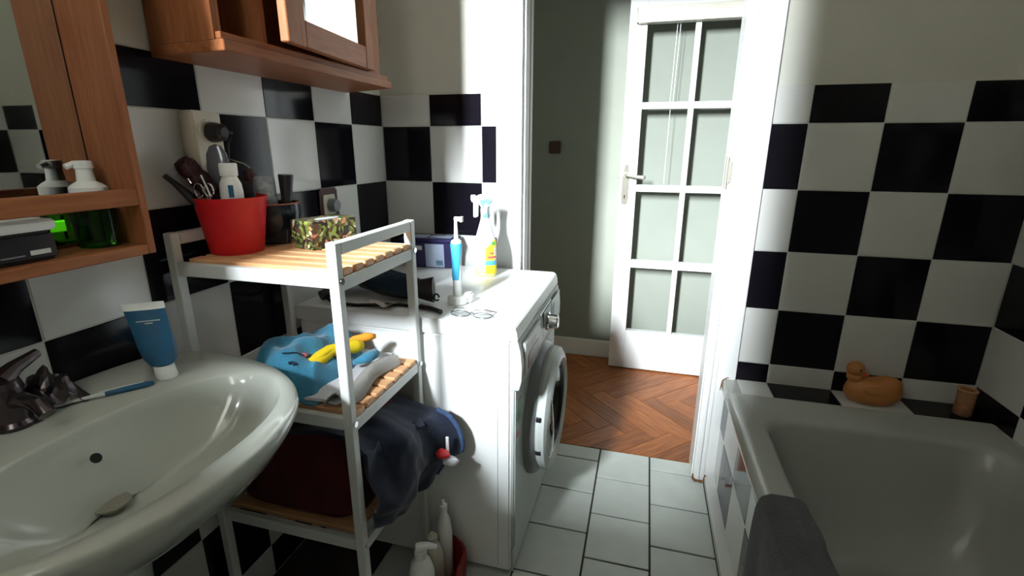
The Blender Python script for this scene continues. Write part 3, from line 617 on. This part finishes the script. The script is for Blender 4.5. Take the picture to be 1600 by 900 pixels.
bm = B(); tube(bm, [(.076, CY-.01, SZ+.076), (.074, CY+.01, SZ+.088), (.070, CY+.045, SZ+.098)], .008, n=10, radii=[.016, .011, .007]); obj('lever', bm, 'dark_chrome', FA)
# transparent bag clutter next to tap
def crumple(u, v):
    x = .018 + .085*u; y = CY+.020+.085*v-.02; r_ = 1-((u-.5)**2+(v-.5)**2)*2.6
    return (x+.010*nz((u*4, v*4, 1)), y+.012*nz((u*4, v*4, 5)), SZ+.002+max(0, r_)*.052*(1+.8*nz((u*5, v*5, 9))))
bm = B(); grid(bm, 22, 22, crumple, thick=-.0008); single('wrapper', bm, 'dark_chrome', 'crumpled shiny dark wrapper lying beside the tap on the basin ledge', 'wrapper', smooth=15)
# toothbrush
TBR = thing('toothbrush', 'blue and clear manual toothbrush lying on the basin ledge', 'toothbrush', (.11, -1.21, SZ))
def bl(t): a = Vector((.157, -1.150, SZ+.006)); b = Vector((.078, -1.262, SZ+.007)); return a.lerp(b, t)
bm = B(); tube(bm, [bl(0), bl(.08), bl(.3), bl(.5)], .005, n=10, radii=[.003, .0055, .0055, .0045]); obj('handle', bm, 'tube_blue', TBR)
bm = B(); tube(bm, [bl(.1)+Vector((0, 0, .005)), bl(.3)+Vector((0, 0, .0055)), bl(.55)+Vector((0, 0, .004))], .0016, n=6); tube(bm, [bl(.5), bl(.7), bl(.85), bl(1.0)], .003, n=8, radii=[.0044, .003, .003, .0045]); obj('neck', bm, 'label_pale', TBR)
bm = B()
for k in range(7):
    for s in (-1, 1): c = bl(.86+.022*k)+Vector((.0025*s, .002*s, 0)); box(bm, c.x-.0015, c.x+.0015, c.y-.0015, c.y+.0015, c.z+.002, c.z+.012)
obj('bristles', bm, 'label_pale', TBR)
# blue tube
TU = thing('cosmetic_tube', 'blue and white cosmetic tube standing on its cap at the back of the basin', 'tube', (.146, -1.128, SZ))
E = Vector((.80, .60, 0)); NN = Vector((.60, -.80, 0)); tc_ = Vector((.150, -1.118, SZ+.001)); axt = Vector((-.10, -.05, 1)).normalized()
def tloop(h, a, b, n=28): return [tc_+axt*h+E*(a*math.cos(2*math.pi*k/n))+NN*(b*math.sin(2*math.pi*k/n)) for k in range(n)]
bm = B(); loft(bm, [tloop(.026, .014, .013), tloop(.029, .020, .0165), tloop(.040, .0265, .0175), tloop(.060, .0290, .0160), tloop(.100, .0300, .010), tloop(.133, .0312, .0035)]); obj('tube_body', bm, 'tube_blue', TU)
bm = B(); loft(bm, [tloop(.1332, .0314, .0035), tloop(.138, .0318, .0016), tloop(.146, .0322, .0013)]); obj('crimp', bm, 'white_plastic', TU)
bm = B(); loft(bm, [tloop(0, .0165, .0155), tloop(.003, .0175, .0165), tloop(.024, .0165, .0155), tloop(.0258, .015, .014)]); obj('cap', bm, 'white_plastic', TU)
bm = B()
for h, w1, w2 in ((.113, -.016, .020), (.1085, -.004, .008)):
    a = tc_+axt*h+NN*.0083
    t = bmesh.new(); vs = [t.verts.new(a+E*w1), t.verts.new(a+E*w2), t.verts.new(a+E*w2+axt*.002), t.verts.new(a+E*w1+axt*.002)]; t.faces.new(vs); merge(bm, t)
obj('print_line', bm, 'label_pale', TU)
# ------------------------------------------------------------------ things on the washing machine
WZ = .7918
EB = thing('electric_toothbrush', 'blue and white electric toothbrush upright on its charger on the washing machine', 'toothbrush', (.482, -.490, WZ))
bm = B(); lathe(bm, [(0, 0), (.024, 0), (.026, .003), (.025, .020), (.020, .025), (0, .025)], c=(.480, -.490, WZ+.0003), n=32, sx=1.15); box(bm, .494, .520, -.484, -.458, WZ+.001, WZ+.030, bev=.004, seg=2); obj('charger', bm, 'white_plastic', EB)
bm = B(); lathe(bm, [(.0125, .0255), (.0125, .060), (.0145, .085), (.0130, .115), (.0150, .150), (.0165, .172), (.014, .183), (.0065, .188), (0, .188)], c=(.481, -.490, WZ), n=28); obj('handle', bm, 'white_plastic', EB)
bm = B()
def grip(u, v):
    z = .072+.105*v; w_ = (.42+.58*min(1, v*1.8))*(1.25-.35*math.sin(3*v)); a = -1.66+w_*(u-.5)*2.7
    prof = [(.060, .0125), (.085, .0145), (.115, .0130), (.150, .0150), (.172, .0165), (.183, .014)]
    r_ = prof[-1][1]
    for (z0, r0), (z1, r1) in zip(prof, prof[1:]):
        if z0 <= z <= z1: r_ = r0+(r1-r0)*(z-z0)/(z1-z0)
    r_ += .0008; return (.481+r_*math.cos(a), -.490+r_*math.sin(a), WZ+z)
grid(bm, 12, 18, grip); obj('rubber_grip', bm, 'brush_blue', EB, smooth=80)
bm = B(); lathe(bm, [(.0065, .1885), (.0055, .205), (.0040, .235), (.0040, .248), (0, .250)], c=(.481, -.490, WZ), n=16); cyl(bm, (.479, -.490, WZ+.244), (.497, -.492, WZ+.244), .0065, n=16); box(bm, .4955, .502, -.4975, -.4845, WZ+.237, WZ+.251); obj('brush_head', bm, 'white_plastic', EB)
# spray bottle
SP = thing('spray_bottle', 'clear trigger spray bottle with yellow label and a little yellow liquid', 'spray bottle', (.455, -.155, WZ))
bcx, bcy = .457, -.158
bm = B(); lathe(bm, [(.0385, .034), (.039, .060), (.039, .112), (.036, .130), (.024, .170), (.0165, .195), (.0145, .215), (0, .215)], c=(bcx, bcy, WZ+.0003), n=36, sy=.72); obj('bottle_body', bm, 'milky', SP)
bm = B(); lathe(bm, [(0, 0), (.036, 0), (.039, .006), (.0385, .0338), (0, .0338)], c=(bcx, bcy, WZ+.0003), n=36, sy=.72); obj('liquid', bm, 'yellow_liquid', SP)
def lab(z0f, z1f, a0, a1, dr, mn, nm, lbl=None):
    def f(u, v):
        z0, z1 = z0f(u) if callable(z0f) else z0f, z1f(u) if callable(z1f) else z1f
        z = z0+(z1-z0)*v; a = a0+(a1-a0)*u; r_ = .0392+dr
        if z > .112: r_ = .0392-(z-.112)*.18+dr
        return (bcx+r_*math.cos(a), bcy+.72*r_*math.sin(a), WZ+z)
    bm = B(); grid(bm, 12, 8, f); return obj(nm, bm, mn, SP, smooth=80)
lab(.012, lambda u: .100+.030*min(1, u*1.6), -1.35, .10, .0006, 'yellow', 'front_label')
lab(.042, .058, -1.35, -.1, .0010, 'blue_print', 'label_band'); lab(.066, .074, -1.15, -.2, .0010, 'red_print', 'label_word'); lab(.080, .088, -.95, -.55, .0010, 'red_print', 'label_mark'); lab(.112, .124, -.75, -.35, .0012, 'green_print', 'label_leaf'); lab(.060, .105, -.45, .08, .0009, 'label_pale', 'label_panel')
bm = B(); lathe(bm, [(.0150, .2155), (.0155, .232), (.013, .240), (.0, .241)], c=(bcx, bcy, WZ), n=20); prism(bm, [(bcx-.040, WZ+.258), (bcx-.036, WZ+.268), (bcx-.02, WZ+.281), (bcx+.010, WZ+.283), (bcx+.024, WZ+.272), (bcx+.024, WZ+.255), (bcx+.012, WZ+.238), (bcx-.012, WZ+.238), (bcx-.018, WZ+.256)], bcy-.013, bcy+.013, 'y', bev=.003); obj('spray_head', bm, 'white_plastic', SP)
bm = B(); cyl(bm, (bcx-.046, bcy, WZ+.266), (bcx-.034, bcy, WZ+.268), .013, .012, n=18); prism(bm, [(bcx-.040, WZ+.262), (bcx-.024, WZ+.256), (bcx-.026, WZ+.205), (bcx-.040, WZ+.203)], bcy-.008, bcy+.008, 'y', bev=.002); obj('trigger', bm, 'white_plastic', SP)
bm = B(); prism(bm, [(bcx-.016, WZ+.262), (bcx+.020, WZ+.270), (bcx+.0245, WZ+.258), (bcx+.012, WZ+.245), (bcx+.014, WZ+.205), (bcx-.004, WZ+.205), (bcx-.002, WZ+.240)], bcy-.0145, bcy+.0145, 'y', bev=.001); obj('collar_label', bm, 'blue_print', SP)
bm = B(); prism(bm, [(bcx-.0, WZ+.222), (bcx+.011, WZ+.222), (bcx+.013, WZ+.252), (bcx+.004, WZ+.252)], bcy-.0152, bcy+.0152, 'y'); obj('collar_print', bm, 'label_pale', SP)
# navy box
NB = thing('storage_box', 'dark indigo plastic box with lid and pale labels against the tiles', 'storage box', (.21, -.08, WZ))
MB_ = Matrix.Translation((.215, -.075, WZ)) @ Matrix.Rotation(math.radians(5), 4, 'Z')
bm = B(); loft(bm, [[(x*.088, y*.038, 0) for x, y in ((-1, -1), (1, -1), (1, 1), (-1, 1))], [(x*.096, y*.044, .098) for x, y in ((-1, -1), (1, -1), (1, 1), (-1, 1))]]); bmesh.ops.bevel(bm, geom=bm.edges[:], offset=.003, segments=2, affect='EDGES'); bmesh.ops.transform(bm, matrix=MB_, verts=bm.verts); obj('box_body', bm, 'navy_box', NB)
bm = B(); box(bm, -.106, .106, -.050, .050, .0985, .112, bev=.004, seg=2, mtx=MB_); obj('lid', bm, 'navy_box', NB)
def dec(x0, x1, z0, z1, m, nm):
    bm = B(); y0 = -.0385-.006*z0/.098-.0006; y1 = -.0385-.006*z1/.098-.0006; t = bmesh.new(); t.faces.new([t.verts.new(p) for p in ((x0, y0, z0), (x1, y0, z0), (x1, y1, z1), (x0, y1, z1))]); merge(bm, t, MB_); o = obj(nm, bm, m, NB, smooth=0); return o
dec(-.01, .062, .004, .092, 'label_grey', 'side_label'); dec(-.072, -.022, .068, .084, 'label_pale', 'name_label')
bm = B()
for k in range(12):
    x = .030+k*.0022; y0 = -.0405; t = bmesh.new(); t.faces.new([t.verts.new(p) for p in ((x, y0, .012), (x+.0012, y0, .012), (x+.0012, y0-.0012, .030), (x, y0-.0012, .030))]); merge(bm, t, MB_)
obj('barcode', bm, 'tube_blue', NB, smooth=0)
bm = B(); box(bm, -.08, -.01, -.03, .03, .1122, .1128, mtx=MB_); box(bm, .0, .085, -.025, .03, .1122, .1128, mtx=MB_); obj('lid_sticker', bm, 'label_grey', NB)
# hair dryer
HD = thing('hair_dryer', 'dark petrol blue hair dryer lying on the washing machine behind the rack', 'hair dryer', (.27, -.50, WZ))
def dl(pts, ec=1):
    loops = []
    for (x, y, z, ry, rz) in pts: loops.append([(x, y+ry*math.cos(2*math.pi*k/28), z+rz*math.sin(2*math.pi*k/28)) for k in range(28)])
    return loops
cz = WZ
bm = B(); loft(bm, dl([(.095, -.43, cz+.062, .022, .024), (.11, -.435, cz+.062, .034, .038), (.155, -.45, cz+.056, .043, .046), (.23, -.475, cz+.046, .043, .043), (.30, -.495, cz+.041, .040, .039), (.352, -.505, cz+.040, .036, .036)])); obj('motor_housing', bm, 'dryer', HD)
bm = B(); loft(bm, dl([(.353, -.506, cz+.042, .033, .033), (.372, -.509, cz+.040, .026, .028), (.392, -.512, cz+.040, .018, .033), (.418, -.515, cz+.042, .011, .039)])); tube(bm, [(.418+.010+.008*math.cos(k*.52), -.520, cz+.022+.010*math.sin(k*.52)) for k in range(12)], .003, n=6); obj('nozzle', bm, 'black', HD)
bm = B(); tube(bm, [(.15, -.48, cz+.058), (.12, -.53, cz+.030), (.095, -.585, cz+.018)], .018, n=14, radii=[.024, .020, .015]); obj('handle', bm, 'black', HD)
bm = B(); tube(bm, [(.10, -.578, cz+.018), (.14, -.60, cz+.006), (.22, -.598, cz+.005), (.27, -.580, cz+.005), (.33, -.560, cz+.005), (.40, -.568, cz+.006), (.440, -.580, cz+.0055), (.474, -.600, cz+.006)], .0045, n=8); tube(bm, [(.40, -.568, cz+.0075), (.440, -.580, cz+.008), (.474, -.598, cz+.008)], .007, n=8); obj('flex', bm, 'black', HD)
def pap(u, v):
    return (.245+.085*u, -.600+.035*v, cz+.004+.018*abs(math.sin(3.2*u+1))*(1-.5*v)+.003*nz((u*6, v*6, 3)))
bm = B(); grid(bm, 14, 8, pap, thick=-.001); single('paper_scrap', bm, 'paper', 'crumpled scrap of printed paper lying below the hair dryer', 'paper')
# glasses
GL = thing('eyeglasses', 'thin-rimmed eyeglasses lying folded at the washing machine edge', 'glasses', (.55, -.575, WZ))
def lens(cx, cy, a, b, z=.006):
    return [(cx+a*math.cos(2*math.pi*k/26), cy+b*math.sin(2*math.pi*k/26), WZ+z+.002*math.sin(2*math.pi*k/26)) for k in range(26)]
bm = B()
for c in (.527, .590): tube(bm, lens(c, -.590, .026, .016), .0011, n=6, closed=True)
tube(bm, [(.552, -.588, WZ+.007), (.558, -.584, WZ+.011), (.565, -.588, WZ+.007)], .0014, n=6)
obj('rim', bm, 'black', GL)
bm = B()
for c in (.527, .590):
    t = bmesh.new(); t.faces.new([t.verts.new(p) for p in lens(c, -.590, .0258, .0158)]); merge(bm, t)
obj('lens', bm, 'lens', GL, smooth=0)
bm = B(); tube(bm, [(.501, -.588, WZ+.007), (.500, -.560, WZ+.010), (.540, -.548, WZ+.009), (.600, -.552, WZ+.005)], .0013, n=6); tube(bm, [(.616, -.588, WZ+.007), (.620, -.562, WZ+.009), (.585, -.546, WZ+.007), (.520, -.556, WZ+.005)], .0013, n=6); obj('temple', bm, 'dark_chrome', GL)
# ------------------------------------------------------------------ second shelf
WT = thing('folded_towel', 'white and grey towel spread over the middle slatted shelf', 'towel', (.3, -.83, Z2))
def tow(u, v):
    x = .10+.275*u+.012*math.sin(5*v); y = -.955+.285*v-.05*u*(1-v)*0
    y += .018*u*(1-v)
    lumps = .020*math.exp(-((u-.55)**2+(v-.45)**2)*9)
    return (x, y, Z2+.010+lumps+.010*abs(nz((u*3.1, v*3.3, 2)))+.003*nz((u*11, v*11, 4)))
bm = B(); grid(bm, 34, 34, tow, thick=-.007); obj('towel_sheet', bm, 'white_cloth', WT, smooth=80)
def fold(u, v):
    x = .355+.046*math.sin(math.pi*u*.5)+.008*math.sin(7*v); y = -.950+.240*v; taper = 1-.75*v
    return (x-.010*(1-u), y, Z2+.006+(.020+.012*taper)*math.sin(math.pi*u)+.003*math.sin(9*v+3*u))
bm = B(); grid(bm, 14, 26, fold, thick=-.003); obj('turned_edge', bm, 'grey_cloth', WT, smooth=80)
BC = thing('blue_cloth', 'sky blue terry cloth heap with dark stitching on the middle shelf', 'cloth', (.20, -.83, Z2))
def heap(u, v):
    x = .145+.180*u; y = -.950+.255*v
    r_ = max(0, 1-((u-.42)/.60)**2-((v-.50)/.62)**2)
    z = Z2+.006+.115*r_**.45*(1-.38*u)
    f = .034*nz((u*2.6, v*2.6, 11))+.020*nz((u*5, v*5, 3))
    return (x+.014*nz((u*4, v*4, 20)), y+.014*nz((u*4, v*4, 30)), z+f*min(1, r_*3))
bm = B(); grid(bm, 46, 46, heap, thick=-.004); obj('cloth_heap', bm, 'blue_cloth', BC, smooth=80)
def onheap(u, v, h=.003): p = Vector(heap(u, v)); return (p.x+.002, p.y-.003, p.z+h)
bm = B(); tube(bm, [onheap(.50+.35*t/11, .12+.42*t/11+.06*math.sin(math.pi*t/11)*-1) for t in range(12)], .0016, n=6); tube(bm, [onheap(.60, .10), onheap(.63, .12), onheap(.65, .11)], .0035, n=6); obj('stitched_line', bm, 'dark_thread', BC)
bm = B(); bmesh.ops.create_icosphere(bm, subdivisions=2, radius=.008, matrix=Matrix.Translation(onheap(.66, .30, 0)) @ Matrix.Diagonal((1.2, 1.2, .6, 1))); obj('pink_patch', bm, 'pink', BC)
YB_ = thing('stuffed_strip', 'yellow padded strip with an orange end lying across the white towel', 'toy', (.3, -.82, Z2+.05))
bm = B(); pth = [(.262, -.905, .738), (.272, -.885, .744), (.280, -.855, .752), (.285, -.825, .758), (.300, -.795, .757), (.318, -.770, .752), (.325, -.752, .748)]
tube(bm, pth, .012, n=14, radii=[.009, .016, .0175, .0155, .0145, .018, .011]); tube(bm, [(.268, -.905, .748), (.278, -.88, .756), (.289, -.852, .763), (.294, -.825, .766)], .006, n=10, radii=[.003, .007, .007, .003]); obj('padded_strip', bm, 'yellow_cloth', YB_, smooth=80)
bm = B(); tube(bm, [(.285, -.765, .752), (.300, -.745, .758), (.325, -.722, .760), (.338, -.708, .757)], .009, n=12, radii=[.006, .010, .011, .006]); obj('orange_end', bm, 'orange_cloth', YB_, smooth=80)
bm = B(); tube(bm, [(.330, -.80, .722), (.350, -.77, .726), (.352, -.74, .724), (.340, -.72, .720)], .012, n=12, radii=[.006, .014, .013, .006]); single('cloth_roll', bm, 'blue_cloth', 'small pale blue cloth roll beside the yellow strip', 'cloth', smooth=80)
# ------------------------------------------------------------------ laundry on the lower shelves
RB = thing('laundry_bag', 'dark red fabric laundry bag filling the third shelf', 'bag', (.22, -.80, Z3))
loops = []
for h, s in ((0, .92), (.02, 1.0), (.08, 1.04), (.15, 1.0), (.20, .93), (.235, .8), (.245, .5)):
    L_b = tubring(.052, .392, -.935, -.665, .06, Z3+.001+h); loops.append([(.222+(p[0]-.222)*s*(1+.03*nz((p[0]*20, p[1]*20, h*20))), -.80+(p[1]+.80)*min(s, 1.0)*(1+.03*nz((p[1]*20, p[0]*20, h*30))), p[2]) for p in L_b])
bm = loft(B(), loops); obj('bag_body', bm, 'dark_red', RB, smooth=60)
JN = thing('jeans', 'dark blue jeans bundled on the bag and hanging over the rack side', 'jeans', (.42, -.80, .35))
def jean(u, v):
    xo = .447+.070*v**1.1; zb = .385-.055*math.sin(math.pi*min(1, v*1.15)*.5)+.05*max(0, v-.8)
    dz = .035*v; P = [(.24, .605-dz), (.33, .618-dz), (.40, .612-dz), (xo*.97, .585-dz), (xo+.005, .535-dz), (xo+.012, .475-dz), (xo-.004, .42), (xo-.030*v-.008, zb+.03), (xo-.055*v-.004, zb)]
    t = u*(len(P)-1); i = min(int(t), len(P)-2); f = t-i
    x = P[i][0]*(1-f)+P[i+1][0]*f; z = P[i][1]*(1-f)+P[i+1][1]*f
    y = -.942+.262*v+.015*v*min(1, max(0, u-.35)*3)
    s1 = math.sin(v*9+5*u+2.2*math.sin(3*u)+1.5*nz((u*2, v*2, 4)))
    k = .013*s1+.022*nz((u*3.2, v*3.6, 8))+.006*nz((u*9, v*9, 2))
    if u > .38: x = max(.440, x+k+.006)
    else: z = min(.634, z+k*.5)
    return (x, y, z)
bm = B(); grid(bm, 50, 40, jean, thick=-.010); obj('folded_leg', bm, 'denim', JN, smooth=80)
bm = B(); tube(bm, [Vector(jean(.36+.55*t/14, .97-.05*t/14))+Vector((.004, 0, .002)) for t in range(15)], .006, n=8); obj('hem', bm, 'denim_light', JN, smooth=80)
# packet poking out
PK = thing('packet', 'small red and white packet poking out between jeans and washing machine', 'packet', (.545, -.72, .44))
def wad(c, r, s, m, nm, par):
    bm = B(); bmesh.ops.create_icosphere(bm, subdivisions=3, radius=r)
    for v in bm.verts: v.co *= 1+.35*nz(v.co*60+Vector((s, s, s)))
    bmesh.ops.scale(bm, vec=(1.2, .8, .7), verts=bm.verts); bmesh.ops.translate(bm, vec=c, verts=bm.verts); return obj(nm, bm, m, par, smooth=60)
wad((.548, -.742, .450), .018, 3, 'white_cloth', 'white_tip', PK); wad((.532, -.749, .472), .016, 9, 'red', 'red_side', PK)
bm = bx(.534, .542, -.736, -.731, .458, .512, bev=.001); obj('white_strap', bm, 'white_plastic', PK)
# bottles in a red bag on the floor, leaning out past the rack
CR = thing('plastic_bag', 'crumpled red plastic bag holding white bottles on the floor beside the rack', 'bag', (.50, -.745, 0))
def bagring(z, rx, ry, wob, n=40):
    o = []
    for k in range(n):
        a = 2*math.pi*k/n; r_ = 1+wob*nz((math.cos(a)*2.2, math.sin(a)*2.2, z*14))+wob*.5*math.sin(7*a+z*30)
        o.append((max(.436, .505+rx*r_*math.cos(a)), max(-.870, min(-.640, -.752+ry*r_*math.sin(a))), z+.012*wob*8*nz((math.cos(a)*3, math.sin(a)*3, 7))*(z > .05)))
    return o
bm = loft(B(), [bagring(.001, .050, .085, .02), bagring(.004, .062, .100, .05), bagring(.04, .068, .106, .10), bagring(.08, .066, .104, .14), bagring(.115, .070, .108, .18), bagring(.120, .064, .100, .18), bagring(.07, .058, .095, .10), bagring(.012, .055, .090, .04)])
obj('bag_body', bm, 'crate_red', CR, smooth=60)
def pump_bottle(nm, lbl, x, y, h, r, ang, m='white_plastic', nozzle=True):
    z0 = .0135
    t_ = thing(nm, lbl, 'bottle', (x, y, z0))
    bm = B(); lathe(bm, [(0, 0), (r*.95, 0), (r, .004), (r, h*.62), (r*.8, h*.78), (r*.42, h*.86), (r*.42, h*.90), (0, h*.90)], c=(x, y, z0), n=28); obj('bottle_body', bm, m, t_)
    bm = B(); lathe(bm, [(r*.5, h*.902), (r*.5, h*.97), (r*.2, h*.98), (r*.2, h*1.03), (0, h*1.03)], c=(x, y, z0), n=20)
    if nozzle: d = Vector((math.cos(ang), math.sin(ang), 0)); p = Vector((x, y, z0+h*1.03)); tube(bm, [p-d*.012, p, p+d*.02, p+d*.042+Vector((0, 0, -.008))], .008, n=10, radii=[.010, .012, .009, .006])
    obj('cap', bm, m, t_); return t_
pump_bottle('pump_bottle', 'white pump bottle with upturned nozzle, nearest the viewer in the red bag', .482, -.806, .200, .034, .5)
pump_bottle('lotion_bottle', 'squat cream-coloured bottle in the middle of the red bag', .484, -.738, .185, .030, 2.2, 'cream_plastic', False)
pump_bottle('detergent_bottle', 'slim white bottle standing tallest in the red bag by the washing machine', .497, -.684, .250, .022, 1.2, 'white_plastic', False)
# ------------------------------------------------------------------ bath toys and towel
DK = thing('rubber_duck', 'orange rubber duck facing the room on the tiled bath ledge', 'toy duck', (1.735, -.07, ZR))
DM = Matrix.Translation((1.735, -.062, ZR+.0005)) @ Matrix.Rotation(math.radians(-6), 4, 'Z')
def blob(cs, n=28, mtx=None):
    bm = B()
    for (c, s) in cs:
        t = bmesh.new(); bmesh.ops.create_uvsphere(t, u_segments=n, v_segments=16, radius=1, matrix=Matrix.Translation(c) @ Matrix.Diagonal((*s, 1))); merge(bm, t, mtx)
    return bm
loops = []
for z, a, b, cx in ((0, .050, .026, 0), (.006, .064, .034, 0), (.025, .078, .042, .003), (.045, .078, .042, .004), (.062, .070, .038, .002), (.074, .054, .028, -.002), (.080, .030, .014, -.010)):
    loops.append([DM @ Vector((cx+a*math.cos(2*math.pi*k/32)+(.010*(z/.08)**2 if math.cos(2*math.pi*k/32) > 0 else 0), b*math.sin(2*math.pi*k/32), z+(.020*(max(0, math.cos(2*math.pi*k/32))**4) if z > .05 else 0))) for k in range(32)])
bm = loft(B(), loops); obj('duck_body', bm, 'duck', DK, smooth=80)
bm = blob([((-.050, 0, .082), (.024, .023, .020)), ((-.052, 0, .108), (.026, .025, .026))], mtx=DM); obj('head', bm, 'duck', DK, smooth=80)
bm = blob([((-.026, -.008, .098), (.012, .011, .005)), ((-.027, -.008, .093), (.010, .010, .004))], mtx=DM); obj('beak', bm, 'beak', DK, smooth=80)
for c_ in ((-.044, -.0225, .113), (-.044, .0225, .113)): obj('eye', blob([(c_, (.0035, .003, .0035))], 12, mtx=DM), 'black', DK)
for s_ in (-1, 1): obj('wing', blob([((.006, .036*s_, .050), (.036, .008, .017))], mtx=DM), 'duck', DK, smooth=80)
TY = thing('bath_toy', 'small tan cup-shaped rubber toy in the corner of the bath ledge', 'toy', (1.983, -.072, ZR))
bm = B(); lathe(bm, [(0, 0), (.021, 0), (.024, .005), (.0235, .04), (.024, .062), (.0235, .080), (.018, .080), (.018, .066), (0, .066)], c=(1.985, -.072, ZR+.0005), n=28)
for v in bm.verts: v.co.x += .002*nz(v.co*70); v.co.y += .002*nz(v.co*70+Vector((5, 5, 5)))
obj('cup_body', bm, 'toy', TY, smooth=60)
bm = B(); tube(bm, [(1.985+.022*math.cos(k*.314), -.072+.022*math.sin(k*.314), ZR+.083) for k in range(20)], .004, n=8, closed=True); obj('cup_rim', bm, 'toy_rim', TY)
BT = thing('bath_towel', 'charcoal towel draped over the bath rim in the right foreground', 'towel', (1.36, -1.1, ZR))
def drape(u, v):
    P = [(1.262, .05), (1.268, .15), (1.276, .26), (1.284, .35), (1.290, .405), (1.300, .432), (1.318, .442), (1.350, .443), (1.378, .440), (1.398, .428), (1.404, .39), (1.414, .30), (1.428, .21), (1.448, .145)]
    t = u*(len(P)-1); i = min(int(t), len(P)-2); f = t-i
    x = P[i][0]*(1-f)+P[i+1][0]*f; z = P[i][1]*(1-f)+P[i+1][1]*f
    edge = -.648+.03*(u-.45) if u > .3 else -.655+.55*(.32-u)*.9*0
    y = (-.655-.10*max(0, .33-u)/.33) + (-1.05)*v
    w_ = .010*math.sin(v*26+u*4)+.006*nz((u*5, v*9, 4))
    if u < .33: x -= abs(w_)*1.4*(1-u/.33)
    if u > .70: x += abs(w_)*.8
    else: z += .002*nz((u*9, v*14, 1))
    return (x, y, z+.004)
bm = B(); grid(bm, 44, 70, drape, thick=.006); obj('towel_sheet', bm, 'dark_towel', BT, smooth=80)
